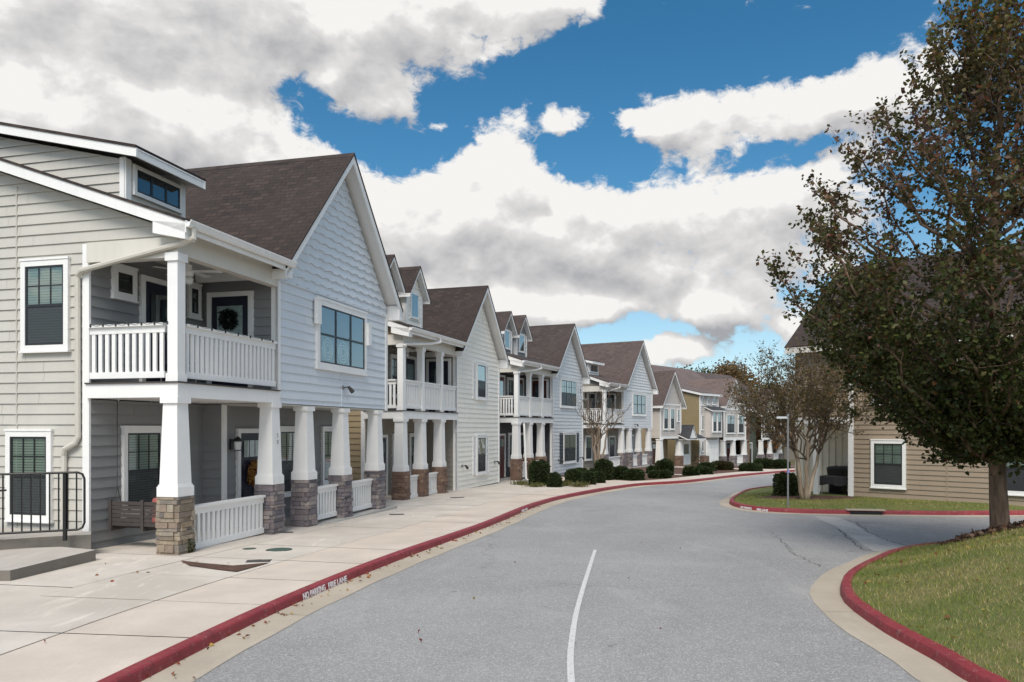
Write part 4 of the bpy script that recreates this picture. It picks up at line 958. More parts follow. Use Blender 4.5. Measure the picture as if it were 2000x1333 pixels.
# ------------------------------------------------------------------ tan building across the side street
def right_building():
    loc = (11.14, 24.8, -.32); rz = math.atan2(-.702, .712)
    h = empty('apartment_building', loc, rz, 'tan lapped-siding building behind the big tree with corner porch', 'building')
    U = 6.0; S = -1.9
    m = MB(); lap(m, FRONT(0), [(0, .05), (U, .05), (U, 5.1), (0, 5.1)], .155); lap(m, FRONT(0), [(S, 2.6), (0, 2.6), (0, 5.1), (S, 5.1)], .155); pl = FRONT(0); pl.box(m, 2.78-.02, 2.78+.02, .05, 5, 0, .03)
    lap(m, FAR(U), [(0, .05), (9, .05), (9, 5.1), (0, 5.1)], .155); lap(m, SIDE(S), [(0, 2.6), (2.4, 2.6), (2.4, 5.1), (0, 5.1)], .155); lap(m, SIDE(S-.7), [(2.4, -.2), (9, -.2), (9, 5.1), (2.4, 5.1)], .155); m.build('wall', 'sand', h)
    m = MB(); m.poly([(0, 0, 0), (0, 1.5, 0), (0, 1.5, 2.6), (0, 0, 2.6)])
    m.box(S-.7, 0, 1.5, 1.55, -.3, 5.1)
    for k in range(13): x = S-.65+k*.23; m.box(x, x+.035, 1.47, 1.50, 0, 2.6)
    m.box(-.03, 0, .0, 1.47, 0, 2.6)
    m.build('porch_wall', 'batten', h)
    m = MB(); m.box(S, -.0, .02, 1.5, 2.56, 2.6); m.build('porch_ceiling', 'cream_trim', h)
    m = MB(); m.box(S-.3, .1, -.15, 2.4, -.6, .0); m.build('porch_floor', 'gutter_pan', h)
    m = MB(); m.box(0, U, -.02, .3, -.6, .05); m.build('foundation', 'found', h)
    trim_box(h, FRONT(0), [(-.12, .05, 0, 5.1, -.02, .05)]); c = MB(); c.box(-1.30, -1.14, .0, .16, 0, 2.58); c.build('porch_post', 'white', h)
    trim_box(h, FRONT(0), [(S, -.12, 2.5, 2.72, 0, .05)], name='beam')
    window(h, FRONT(0), .60, 1.64, .48, 1.98, label='white-cased window with dark lower screen beside the corner trim'); window(h, FRONT(0), 4.1, 5.2, .48, 1.98)
    window(h, FRONT(0), .6, 1.64, 3.1, 4.6); window(h, FRONT(0), 4.1, 5.2, 3.1, 4.6)
    slope_roof(h, 'x', S-.2, U+.4, (-.45, 5.15), (4.3, 8.55), 'shingle', 'roof', 'cream_trim', bh=.2); slope_roof(h, 'x', S-.2, U+.4, (9.05, 5.15), (4.3, 8.55), 'shingle', 'roof', 'cream_trim', bh=.2)
    m = MB(); lap(m, SIDE(S), [(0, 5.1), (8.6, 5.1), (4.3, 8.2)], .155); lap(m, FAR(U), [(0, 5.1), (8.6, 5.1), (4.3, 8.2)], .155); m.poly([(S, 9, -.3), (U, 9, -.3), (U, 9, 5.1), (S, 9, 5.1)]); m.build('gable_wall', 'sand', h)
    return h, Matrix.Translation(loc) @ Matrix.Rotation(rz, 4, 'Z')
rb, RBM = right_building()

# ------------------------------------------------------------------ islands with lawn
def island(name, loop, step, hfun, mat, kname, gname, pan_w=.4, kgap=3.0):
    L = smooth_line(loop+[loop[0]], .5); Nn = normals(L)
    area = sum(a.x*b.y-b.x*a.y for a, b in zip(L, L[1:]))
    if area < 0: Nn = [-n for n in Nn]
    kerb(kname, L, Nn, kgap); pan(gname, L, Nn, pan_w)
    P = np.array([[p.x, p.y] for p in L])
    def dist_in(X, Y):
        A = P; B = np.roll(P, -1, 0); best = np.full(X.shape, 1e9); ins = np.zeros(X.shape, bool)
        for a, b in zip(A, B):
            d = b-a; l2 = (d**2).sum()
            if l2 < 1e-9: continue
            tt = np.clip(((X-a[0])*d[0]+(Y-a[1])*d[1])/l2, 0, 1)
            best = np.minimum(best, np.hypot(X-a[0]-tt*d[0], Y-a[1]-tt*d[1]))
            if abs(d[1]) > 1e-12: ins ^= ((a[1] > Y) != (b[1] > Y)) & (X < d[0]*(Y-a[1])/d[1]+a[0])
        return np.where(ins, best, -best)
    x0, y0 = P.min(0); x1, y1 = P.max(0); xs = np.arange(x0, x1+step, step); ys = np.arange(y0, y1+step, step)
    X, Y = np.meshgrid(xs, ys); D = dist_in(X, Y); G = np.vectorize(gz)(Y); Z = G+hfun(X, Y, D)
    mb = MB(); idx = -np.ones(X.shape, int)
    for i in range(X.shape[0]):
        for j in range(X.shape[1]):
            if D[i, j] > .02: idx[i, j] = len(mb.v); mb.v.append((X[i, j], Y[i, j], Z[i, j]))
    for i in range(X.shape[0]-1):
        for j in range(X.shape[1]-1):
            q = (idx[i, j], idx[i, j+1], idx[i+1, j+1], idx[i+1, j])
            if min(q) >= 0: mb.f.append(q); mb.m.append(0); mb.uv += [(0, 0)]*4
    o = tag(mb.build(name, mat, None, True), kind='structure')
    return dist_in, o
sstep = lambda v, a, b: (lambda k: k*k*(3-2*k))(np.clip((v-a)/(b-a), 0, 1))
rk = [gp(*p) for p in [(1883, 1333), (1820, 1292), (1730, 1242), (1662, 1194), (1644, 1174), (1639, 1156), (1647, 1136), (1670, 1119), (1700, 1104)]]
loopF = [(4.05, -6), (3.9, 0), (3.84, 3.5)]+[(p.x, p.y) for p in rk]+[(6.8, 13.5), (8.0, 14.4), (9.8, 15.05), (12, 15.4), (20, 15.5), (20.5, 14), (20.5, -5), (19, -7)]
hF = lambda X, Y, D: .105+.62*sstep(D, .1, 2.6)+.03*np.sin(X*2.1+Y*1.3)*np.clip(D, 0, 1)
distF, _ = island('lawn', loopF, .12, hF, 'lawn', 'island_kerb', 'island_gutter', .36)
bk = [gp(*p) for p in [(1929, 1008), (1769, 1007), (1661, 1006), (1554, 1003.7), (1477, 999), (1431, 990), (1424.6, 980.6), (1440, 970), (1461, 961), (1517, 953)]]
loopB = [(34, 20.6), (22, 20.8)]+[(p.x, p.y) for p in bk]+[(bk[-1].x+4, bk[-1].y+4.2), (22, 44), (34, 50), (36, 40)]
hB = lambda X, Y, D: .105+.10*sstep(D, .1, 1.5)
distB, _ = island('verge', loopB, .2, hB, 'lawn', 'verge_kerb', 'verge_gutter', .3)
def zF(x, y): return gz(y)+float(hF(np.array(x), np.array(y), distF(np.array([x]), np.array([y]))[0]))
def zB(x, y): return gz(y)+float(hB(np.array(x), np.array(y), distB(np.array([x]), np.array([y]))[0]))

# ------------------------------------------------------------------ leaf and blade clouds
def leaf_mesh(name, pos, dirs, size, cols, mat, parent=None, wid=.62, fold=.25):
    """pos Nx3 leaf bases, dirs Nx3 unit, size N, cols Nx3 -> one mesh of small folded leaves"""
    n = len(pos); pos = np.asarray(pos, float); dirs = np.asarray(dirs, float)
    dirs /= np.linalg.norm(dirs, axis=1, keepdims=True)+1e-9
    rnd = rng.normal(size=(n, 3)); side = np.cross(dirs, rnd); side /= np.linalg.norm(side, axis=1, keepdims=True)+1e-9
    nor = np.cross(side, dirs); s = np.asarray(size, float)[:, None]
    v = np.empty((n, 4, 3)); v[:, 0] = pos; v[:, 1] = pos+dirs*s*.5+side*s*wid*.5+nor*s*fold*.3; v[:, 2] = pos+dirs*s; v[:, 3] = pos+dirs*s*.5-side*s*wid*.5+nor*s*fold*.3
    me = bpy.data.meshes.new(name); me.vertices.add(4*n); me.vertices.foreach_set('co', v.ravel())
    me.loops.add(6*n); me.polygons.add(2*n)
    b = np.arange(n)[:, None]*4; li = np.concatenate([b+0, b+1, b+2, b+0, b+2, b+3], 1)
    me.loops.foreach_set('vertex_index', li.ravel().astype(np.int32)); me.polygons.foreach_set('loop_start', (np.arange(2*n)*3).astype(np.int32))
    me.update(); at = me.color_attributes.new('Col', 'FLOAT_COLOR', 'POINT')
    c = np.ones((n, 4, 4)); c[:, :, :3] = np.asarray(cols)[:, None, :]; at.data.foreach_set('color', c.ravel().astype(np.float32))
    me.materials.append(M[mat]); me.validate(); o = bpy.data.objects.new(name, me); COL.objects.link(o)
    if parent: o.parent = parent
    return o
def pick(cols, n, jit=.25):
    c = np.array(cols)[rng.integers(0, len(cols), n)]; return np.clip(c*(1+rng.uniform(-jit, jit, (n, 1))), 0, 1)
def blades(name, n, box, dist, hfun, dmin, hgt, wid, dry=.2, mask=None):
    x = rng.uniform(box[0], box[1], n); y = rng.uniform(box[2], box[3], n); d = dist(x, y); k = d > dmin
    if mask is not None: k &= mask(x, y)
    x, y, d = x[k], y[k], d[k]; n = len(x); z = np.vectorize(gz)(y)+hfun(x, y, d)
    a = rng.uniform(0, 6.283, n); h = hgt*rng.uniform(.5, 1.3, n); w = wid*rng.uniform(.7, 1.3, n)
    patch = np.sin(x*1.7+np.sin(y*1.1)*2)*np.sin(y*2.3+1.3*np.sin(x*.9))+.6*np.sin(x*5.1+y*3.7)
    v = np.empty((n, 3, 3)); cx, sx_ = np.cos(a), np.sin(a)
    v[:, 0] = np.stack([x-cx*w, y-sx_*w, z-.01], 1); v[:, 1] = np.stack([x+cx*w, y+sx_*w, z-.01], 1)
    lean = rng.normal(0, .55, (n, 2)); v[:, 2] = np.stack([x+lean[:, 0]*h, y+lean[:, 1]*h, z+h], 1)
    me = bpy.data.meshes.new(name); me.vertices.add(3*n); me.vertices.foreach_set('co', v.ravel()); me.loops.add(3*n); me.polygons.add(n)
    me.loops.foreach_set('vertex_index', np.arange(3*n, dtype=np.int32)); me.polygons.foreach_set('loop_start', (np.arange(n)*3).astype(np.int32)); me.update()
    g = np.array([.17, .215, .042]); l = np.array([.31, .30, .068]); br = np.array([.46, .36, .19])
    t1 = np.clip(.5+.4*patch+rng.normal(0, .3, n), 0, 1)[:, None]; c = g*(1-t1)+l*t1
    dr = (rng.uniform(0, 1, n) < dry*np.clip(1+patch, .15, 2))[:, None]; c = np.where(dr, br*rng.uniform(.6, 1.2, (n, 1)), c)*rng.uniform(.7, 1.25, (n, 1))
    C = np.ones((n, 3, 4)); C[:, :, :3] = c[:, None, :]; at = me.color_attributes.new('Col', 'FLOAT_COLOR', 'POINT'); at.data.foreach_set('color', C.ravel().astype(np.float32))
    me.materials.append(M['blade']); me.validate(); o = bpy.data.objects.new(name, me); COL.objects.link(o); return tag(o, kind='stuff')
TREE = (8.38, 13.0)
tag(blades('grass', 150000, (3.8, 13, 3.5, 15.4), distF, hF, .12, .046, .0045, .32, lambda x, y: np.hypot(x-TREE[0], y-TREE[1]) > .9+.3*np.sin(np.arctan2(y-TREE[1], x-TREE[0])*3)), 'short patchy lawn on the near kerbed island', 'grass')
tag(blades('grass', 40000, (6.9, 18, 20.9, 31), distB, hB, .17, .05, .008, .15, lambda x, y: (np.hypot((x-9.4)/1.5, (y-24.3)/1.0) > 1) & ((x-11.14)*.702+(y-24.8)*.712 < -.3)), 'green verge in front of the tan building', 'grass')

# ------------------------------------------------------------------ trees
def limb(a, b, lift, n=9, jit=.04):
    a, b = Vector(a), Vector(b); L = (b-a).length; c = (a+b)/2+Vector((0, 0, -lift))*L
    hor = Vector((b.x-a.x, b.y-a.y, 0)); c += hor*.12
    pts = []
    for i in range(n+1):
        t = i/n; p = a*(1-t)**2+c*2*t*(1-t)+b*t*t
        if 0 < i < n: p += Vector((random.gauss(0, jit), random.gauss(0, jit), random.gauss(0, jit)))*L*.25
        pts.append(p)
    return pts
def big_tree():
    tx, ty = TREE; z0 = zF(tx, ty)-.1
    root = empty('tree', (tx, ty, z0), 0, 'large dark green and purple leafed tree on the near grass island', 'tree')
    tr = MB(); pts = [(0, 0, 0), (.0, 0, .06), (-.01, .0, .25), (-.03, .01, .8), (-.06, 0, 1.5), (-.10, .02, 2.3), (-.12, .02, 3.4), (-.1, .0, 5.0), (-.05, 0, 6.6), (0, 0, 7.9)]
    tr.tube(pts, [.25, .19, .152, .138, .125, .118, .105, .075, .04, .012], 14)
    prof = lambda z: np.interp(z, [1.5, 1.9, 2.4, 3.2, 4.1, 5.0, 6.0, 7.0, 7.8, 8.6, 9.4], [.6, 1.05, 1.75, 2.75, 3.35, 3.2, 2.6, 2.0, 1.4, .8, .15])
    LP, LD = [], []
    br = MB()
    def leaves_along(p, d, n, sp=.1):
        for _ in range(n):
            LP.append(p+Vector((random.gauss(0, sp), random.gauss(0, sp), random.gauss(0, sp)))); dd = d*.5+Vector((random.gauss(0, .7), random.gauss(0, .7), random.gauss(-.25, .6))); LD.append(dd)
    def twig(p, d, L, r=.008, dens=12):
        n = max(3, int(L/.11)); q = p.copy(); path = [q.copy()]
        for i in range(n):
            d = (d+Vector((random.gauss(0, .14), random.gauss(0, .14), random.gauss(.07, .12)))).normalized(); q = q+d*(L/n); path.append(q.copy()); leaves_along(q, d, dens if random.random() < .85 else 2, .05)
        br.tube(path, [r*(1-.75*i/n) for i in range(n+1)], 4, False)
    NL = 120
    for k in range(NL):
        f = (k+.5)/NL; a = k*2.39996+random.uniform(-.3, .3)
        zt = 1.75+7.3*f**1.2+random.uniform(-.2, .2); Rr = float(prof(zt))*random.uniform(.78, 1.06)
        if zt > 6 and random.random() < .3: Rr *= .5
        tip = Vector((Rr*math.cos(a)-.1, Rr*math.sin(a), zt)); zs = max(1.35, zt-.45*Rr-random.uniform(.5, 1.4)); zs = min(zs, 7.6)
        s = Vector((-.1, 0, zs)); P = limb(s, tip, .10, 10, .10); L = (tip-s).length
        br.tube(P, [.012+.042*(1-i/10)*min(1, L/4) for i in range(11)], 6, False)
        for i in range(3, 11):
            p = P[i]; d = (P[min(i+1, 10)]-P[i-1]).normalized()
            leaves_along(p, d, (11 if zt < 4.2 else 7) if zt < 5.0 else 4, .16)
            for _ in range((3 if i < 10 else 4) if zt < 5.2 else (1 if i < 10 else 3)):
                dd = (d*.9+Vector((random.gauss(0, .75), random.gauss(0, .75), random.gauss(.32, .5)))).normalized()
                twig(p, dd, random.uniform(.35, .85)*(.8 if i < 6 else 1), .008, (11 if zt < 4.2 else 9) if zt < 5.0 else 7)
    for k in range(34):                                     # long upright shoots at the top and the shoulder
        a = random.uniform(0, 6.283); z = random.uniform(5.6, 8.6); r = float(prof(z))*random.uniform(.1, .9)
        p = Vector((r*math.cos(a), r*math.sin(a), z)); twig(p, Vector((math.cos(a)*.35, math.sin(a)*.35, 1)).normalized(), random.uniform(.8, 1.5), .012, 7)
    for k in range(34):                                     # side shoots breaking the outline
        a = random.uniform(1.9, 4.6); z = random.uniform(2.6, 6.8); r = float(prof(z))*.85
        p = Vector((r*math.cos(a), r*math.sin(a), z)); twig(p, Vector((math.cos(a), math.sin(a), .35)).normalized(), random.uniform(.7, 1.35), .009, 6)
    tro = tr.build('trunk', 'bark', root, True); br.build('branches', 'bark', root, True)
    P = np.array([tuple(p) for p in LP]); Dv = np.array([tuple(d) for d in LD]); n = len(P)
    zz = P[:, 2]+rng.normal(0, 1.0, n); k = np.clip((zz-3.9)/2.0, 0, 1)[:, None]*(.45+.55*(np.sin(P[:, :1]*1.1+P[:, 1:2]*.8) > -.3))
    green = pick([(.046, .062, .016), (.062, .080, .02), (.034, .048, .013), (.098, .108, .028), (.085, .07, .026)], n); purple = pick([(.13, .062, .032), (.105, .072, .028), (.15, .060, .036), (.095, .085, .028), (.08, .045, .032)], n)
    c = green*(1-k)+purple*k
    tip = (P[:, 2] > 8.0)[:, None] & (rng.uniform(0, 1, (n, 1)) < .45); c = np.where(tip, pick([(.15, .13, .03), (.10, .11, .03), (.17, .10, .025)], n), c)
    odd = rng.uniform(0, 1, (n, 1)) < .03; c = np.where(odd, pick([(.20, .09, .035), (.15, .12, .035), (.12, .04, .03)], n), c)
    leaf_mesh('crown', P, Dv, rng.uniform(.055, .115, n), c, 'leaf', root, .72); print('big tree leaves', n)
    return root
big_tree()
def multi_tree(name, x, y, z, label, stems, spread, h0, h1, mat, leafcols, nleaf, lsize, tw=5, r0=.055, group=None, sub=8, seed=1, cat='tree'):
    """several stems from one base fanning out into fine twigs, with sparse leaves"""
    st = random.getstate(); random.seed(seed)
    root = empty(name, (x, y, z), 0, label, cat, group); tr, br = MB(), MB(); LP, LD = [], []
    for s in range(stems):
        a = s*6.283/stems+random.uniform(-.4, .4); q = Vector((.06*math.cos(a), .06*math.sin(a), -.1)); rr = spread*random.uniform(.12, .28)
        fork = Vector((rr*math.cos(a), rr*math.sin(a), h0*random.uniform(.85, 1.15))); P = limb(q, fork, -.04, 7, .05)
        tr.tube(P, [r0*(1.25-.55*i/7) for i in range(8)], 8)
        for b in range(sub):
            aa = a+random.uniform(-1.5, 1.5); R2 = spread*random.uniform(.35, 1.0); e = Vector((R2*math.cos(aa), R2*math.sin(aa), h1*(1-.30*(R2/spread)**2)*random.uniform(.80, 1.02)))
            i0 = random.choice((5, 6, 7)); Q = limb(P[i0], e, .07, 8, .13); br.tube(Q, [r0*.42*(1-i/8)+.005 for i in range(9)], 5, False)
            for i in range(3, 9):
                for _ in range(tw):
                    d = ((Q[i]-Q[i-1]).normalized()+Vector((random.gauss(0, .8), random.gauss(0, .8), random.gauss(.3, .5)))).normalized(); L = random.uniform(.25, .65)*spread/2.2; p = Q[i]; path = [p]
                    for _k in range(4): d = (d+Vector((random.gauss(0, .2), random.gauss(0, .2), random.gauss(.05, .15)))).normalized(); p = p+d*L/4; path.append(p)
                    br.tube(path, [.007, .006, .005, .004, .003], 3, False)
                    for _k in range(nleaf):
                        LP.append(tuple(random.choice(path[1:])+Vector((random.gauss(0, .05), random.gauss(0, .05), random.gauss(0, .05))))); LD.append((random.gauss(0, 1), random.gauss(0, 1), random.gauss(-.3, .7)))
    tr.build('trunk', mat, root, True); br.build('branches', mat if mat != 'bark_smooth' else 'bark_twig', root, True)
    if LP: leaf_mesh('crown', LP, LD, rng.uniform(.6, 1.2, len(LP))*lsize, pick(leafcols, len(LP)), 'leaf', root)
    random.setstate(st); return root
p = gp(1572, 980, .15)
multi_tree('crape_myrtle', p.x, p.y, zB(p.x, p.y), 'multi-stemmed crape myrtle with thin brown leaves by the sign pole', 5, 2.3, 2.0, 4.9, 'bark_smooth', [(.11, .085, .028), (.085, .072, .025), (.14, .09, .032), (.07, .062, .02), (.18, .11, .035)], 6, .08, 7, .058, None, 9, 3)
p = gp(1163, 930, .1)
multi_tree('bare_tree', p.x, p.y-1.5, gz(p.y-1.5)+.05, 'bare pale-stemmed tree in front of the fourth townhouse', 5, 1.9, 2.5, 5.2, 'bark_smooth', [(.25, .10, .06), (.2, .12, .06)], 1, .045, 3, .05, 'small trees along the pavement', 5, 5)
multi_tree('bare_tree', gp(1425, 907).x, gp(1425, 907).y, gz(gp(1425, 907).y), 'thick-trunked pollarded tree with reddish twigs before the twin-gabled house', 5, 2.6, 2.2, 6.0, 'bark_smooth', [(.20, .09, .08), (.16, .07, .07), (.22, .13, .08)], 4, .09, 5, .13, 'small trees along the pavement', 6, 8)
multi_tree('orange_tree', gp(1500, 903).x, gp(1500, 903).y, gz(gp(1500, 903).y), 'small tree with orange autumn leaves near the street end', 4, 2.5, 1.5, 4.6, 'bark_grey', [(.26, .13, .04), (.2, .12, .04), (.16, .11, .03), (.28, .10, .04)], 12, .13, 5, .08, 'small trees along the pavement', 6, 9)
def wood_tree(x, y, z, h, r, cols, label, seed):
    st = random.getstate(); random.seed(seed); rs = np.random.default_rng(seed)
    root = empty('tree', (x, y, z), 0, label, 'tree', 'wooded hill behind the houses'); tr = MB(); tr.tube([(0, 0, -.5), (0, 0, h*.4), (.2, .1, h*.9)], [.35, .25, .05], 7); tr.build('trunk', 'bark_grey', root)
    P = []
    for k in range(46):
        a = rs.uniform(0, 6.283); f = rs.uniform(.25, 1); rr = r*math.sqrt(rs.uniform(0, 1))*(1-.5*max(0, f-.5)*2*.9); c = np.array([rr*math.cos(a), rr*math.sin(a), h*f]); n = int(rs.integers(170, 300))
        P.append(c+rs.normal(0, 1, (n, 3))*np.array([r*.22, r*.22, h*.06]))
    P = np.concatenate(P); leaf_mesh('crown', P, rs.normal(0, 1, P.shape), rs.uniform(.28, .55, len(P)), pick(cols, len(P)), 'leaf', root); random.setstate(st)
gr = [(.075, .09, .028), (.06, .075, .025), (.095, .095, .032)]; brn = [(.19, .115, .05), (.15, .105, .045), (.21, .13, .06)]
for i, (x, y, h, r, c, lb) in enumerate([(25, 118, 10.0, 4, gr, 'dark green tree rising behind the narrow-gabled roof'), (30.5, 122, 11.5, 4.5, gr, 'broad dark green tree behind the olive house'), (36, 124, 12.3, 4.5, brn, 'russet-brown tree behind the olive house roof'),
        (43, 126, 9.5, 4, gr, 'low green tree above the rosy brown roof'), (50, 128, 10.5, 4.5, brn, 'brown tree behind the crape myrtle, left of the next green one'), (57, 126, 10, 4.5, gr, 'green tree behind the crape myrtle at the street end'), (64, 128, 9, 5, brn, 'brown tree low behind the sign pole'), (72, 130, 10, 5, gr, 'far green tree right of the street end')]):
    wood_tree(x, y, -1.8, h+.9, r, c, lb, 40+i)
bt = multi_tree('bare_tree', 44, 112, -1.8, 'tall leafless tree rising above the far brown roof', 4, 4.0, 5, 15.5, 'bark_grey', [(.2, .12, .08)], 0, .1, 4, .12, 'wooded hill behind the houses', 6, 12)

# ------------------------------------------------------------------ clipped shrubs
def shrub(pxl, pxr, yt, yb, label, boxy=.5, cols=((.030, .046, .016), (.042, .060, .020), (.022, .034, .012), (.058, .076, .027)), z=None, dens=1.0, group='clipped shrubs in the beds'):
    g = gp((pxl+pxr)/2, yb, .11); k = g.y/F; w = (pxr-pxl)*k/2; h = (yb-yt)*k
    cz = gz(g.y)+.09 if z is None else z
    root = empty('shrub', (g.x, g.y+w*.7, cz), random.uniform(0, 6), label, 'shrub', group)
    n = int(min(7500, max(1100, 2400*dens*(w*w*4+w*h*4)))); e = 2+6*boxy
    u = rng.normal(size=(n, 3)); u[:, 2] = np.abs(u[:, 2])*1.0-.12; u /= (np.abs(u)**e).sum(1, keepdims=True)**(1/e); rad = 1-np.abs(rng.normal(0, .07, (n, 1)))
    lump = 1+.05*np.sin(u[:, :1]*5+1)*np.sin(u[:, 1:2]*6)+.04*np.sin(u[:, 2:3]*7+u[:, :1]*4)
    P = u*rad*lump*np.array([w*.96, w*.96, h*.98]); P[:, 2] = np.clip(P[:, 2], .02, None)
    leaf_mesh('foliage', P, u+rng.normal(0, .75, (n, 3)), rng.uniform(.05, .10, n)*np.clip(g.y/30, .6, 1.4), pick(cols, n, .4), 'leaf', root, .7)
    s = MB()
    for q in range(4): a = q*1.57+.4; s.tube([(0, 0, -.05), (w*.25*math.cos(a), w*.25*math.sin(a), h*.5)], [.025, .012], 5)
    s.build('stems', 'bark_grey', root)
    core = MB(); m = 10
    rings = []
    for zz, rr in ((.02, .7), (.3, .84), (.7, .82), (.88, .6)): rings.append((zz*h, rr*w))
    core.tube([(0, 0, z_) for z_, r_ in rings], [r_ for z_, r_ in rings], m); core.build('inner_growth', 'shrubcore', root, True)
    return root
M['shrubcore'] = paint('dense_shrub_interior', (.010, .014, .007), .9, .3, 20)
SH = [(1036, 1070, 902, 949, 'tall squared shrub beside the charcoal porch columns', .8), (1071, 1096, 925, 952, 'small ball shrub at the foot of the tall squared shrub', .2),
      (1106, 1140, 919, 943, 'leftmost mound of the low row under the pale grey house window', .35), (1122, 1150, 917, 936, 'back mound of the low row, half hidden', .35), (1139, 1162, 923, 947, 'rounded-square shrub in the middle of the low row', .6), (1150, 1176, 917, 935, 'back right mound of the low row', .4), (1161, 1181, 923, 944, 'right end mound of the low row', .5),
      (1166, 1196, 900, 938, 'tall squared shrub at the foot of the bare tree', .8), (1199, 1226, 913, 936, 'squared shrub right of the bare tree', .7), (1224, 1256, 919, 938, 'long low box shrub before the grey stone columns', .85),
      (1266, 1288, 912, 926, 'low mound behind the pair of round shrubs', .3), (1270, 1289, 921, 934, 'left of the two low mounds under the big round shrub', .35), (1287, 1311, 920, 934, 'right of the two low mounds under the big round shrub', .35), (1284, 1315, 900, 928, 'big round shrub before the white narrow gable', .35),
      (1338, 1366, 914, 929, 'left half of the low hedge before the olive house', .6), (1362, 1391, 914, 927, 'right half of the low hedge before the olive house', .6), (1368, 1398, 906, 920, 'low mound by the white garage door', .4), (1394, 1432, 903, 918, 'brownish low mound at the pollarded tree', .3),
      (1452, 1488, 907, 921, 'flat mound before the far porch railing', .5), (1478, 1512, 898, 915, 'dark hedge end near the far porch', .6), (1510, 1542, 900, 915, 'olive hedge end at the street end', .6)]
for a, b, c, d, lb, bx in SH:
    shrub(a, b, c, d, lb, bx, **({'cols': ((.07, .05, .02), (.05, .045, .018), (.035, .04, .015))} if 'brownish' in lb else {}))
g = gp(1541, 975, .15)
shrub(1521, 1562, 933, 977, 'bushy round shrub on the verge behind the sign pole', .55, ((.05, .065, .02), (.07, .085, .028), (.035, .045, .015), (.10, .11, .04)), zB(g.x, g.y), 1.3, 'shrubs on the verge')
def tuft(px, py, w, h, label):
    g = gp(px, py, .1); n = 160; k = g.y/F; root = None
    P = np.stack([rng.normal(0, w*k*.4, n), rng.normal(0, w*k*.3, n), np.zeros(n)], 1); D = np.stack([rng.normal(0, .45, n), rng.normal(0, .45, n), np.ones(n)], 1)
    o = leaf_mesh('grass_tuft', P, D, rng.uniform(.6, 1.1, n)*h*k, pick([(.15, .15, .05), (.10, .12, .035), (.19, .17, .07)], n), 'leaf', None, .10); o.location = (g.x, g.y, gz(g.y)+.09)
    return tag(o, label, 'ornamental grass', 'grass tufts in the mulch bed')
for px, py, w, h, lb in [(1018, 948, 22, 12, 'thin tuft of grass left of the tall squared shrub'), (1046, 952, 20, 12, 'grassy tuft in front of the tall squared shrub'), (1103, 950, 18, 14, 'brown-green tuft right of the ball shrub'), (1130, 952, 24, 14, 'yellow-green tuft at the tip of the mulch bed')]: tuft(px, py, w, h, lb)

# mulch beds and paths beyond the second house
def bed(y0, y1, o0, o1, name='mulch_bed', mat='mulch', z=.10): return strip(name, KL, KN, o0, o1, z, mat, iy(y0), iy(y1), n=4)
strip('mulch_bed', KL, KN, 1.62, 11, .085, 'mulch', iy(33), NEND, n=5)
for i, (y0, w, o1) in enumerate([(33.0, 3, 7.0), (40.0, 2, 9), (47.5, 3, 9), (53.0, 4, 9), (58.0, 4, 9)]):
    i0 = iy(y0); strip('path', KL, KN, 1.6, o1, .104, 'walk', i0, i0+w, n=3)
# mulch triangle by the first column, and at the foot of the big tree
def flat(name, pts, z, mat, kind='structure', rough=.0):
    mb = MB(); mb.poly([(p[0], p[1], gz(p[1])+z) for p in pts]); return tag(mb.build(name, mat), kind=kind)
mp = [gp(*q, .112) for q in [(352, 1096), (395, 1101), (455, 1106), (527, 1100), (462, 1118), (420, 1113), (370, 1106)]]
flat('mulch_bed', mp, .122, 'mulch')
def mound(name, cx, cy, rx, ry, zf, h, mat, n=28, rings=6):
    mb = MB(); vs = [(cx, cy, zf(cx, cy)+h)]; mb.v = vs[:]
    for r in range(1, rings+1):
        for j in range(n):
            a = j*6.283/n; f = r/rings*(1+.12*math.sin(3*a+1)+.07*math.sin(7*a)); x, y = cx+rx*f*math.cos(a), cy+ry*f*math.sin(a); mb.v.append((x, y, zf(x, y)+h*(1-(r/rings)**2)-.012*(r == rings)*2+.008*random.uniform(-1, 1)))
    for j in range(n): mb.f.append((0, 1+j, 1+(j+1) % n))
    for r in range(rings-1):
        for j in range(n): b = 1+r*n; mb.f.append((b+j, b+n+j, b+n+(j+1) % n, b+(j+1) % n))
    mb.m = [0]*len(mb.f); mb.uv = [(0, 0)]*sum(len(f) for f in mb.f); return tag(mb.build(name, mat, None, True), kind='structure')
mound('mulch_bed', TREE[0], TREE[1], .85, .8, zF, .10, 'mulch')
mound('mulch_bed', 9.45, 24.2, 1.7, .95, zB, .05, 'mulch')
def chips(name, n, gen, cols, size, label, cat):
    P, D = [], []
    for _ in range(n): x, y, z = gen(); P.append((x, y, z)); D.append((random.gauss(0, 1), random.gauss(0, 1), random.gauss(0, .22)))
    return tag(leaf_mesh(name, P, D, rng.uniform(.6, 1.3, n)*size, pick(cols, n, .3), 'leaf', None, .7, .6), label, cat, None, 'stuff')
LC = [(.30, .14, .05), (.22, .10, .04), (.38, .25, .06), (.16, .08, .04), (.30, .09, .05)]
def gut():
    i = random.randrange(14, 60); p = KL[i]+KN[i]*(-abs(random.gauss(.03, .09)))+Vector((random.uniform(-.2, .2), random.uniform(-.25, .25)))*.6; c = kx(p.y)
    p.x = max(p.x, c+.02); return p.x, p.y, gz(p.y)+.028
chips('fallen_leaves', 190, gut, LC, .055, 'dry brown and yellow leaves lying along the street gutter', 'leaf litter')
def lawnl():
    while True:
        x, y = random.uniform(4, 9.5), random.uniform(5, 14.5)
        if distF(np.array([x]), np.array([y]))[0] > .2: return x, y, zF(x, y)+.035
chips('fallen_leaves', 130, lawnl, LC, .06, 'brown leaves scattered over the near lawn', 'leaf litter')
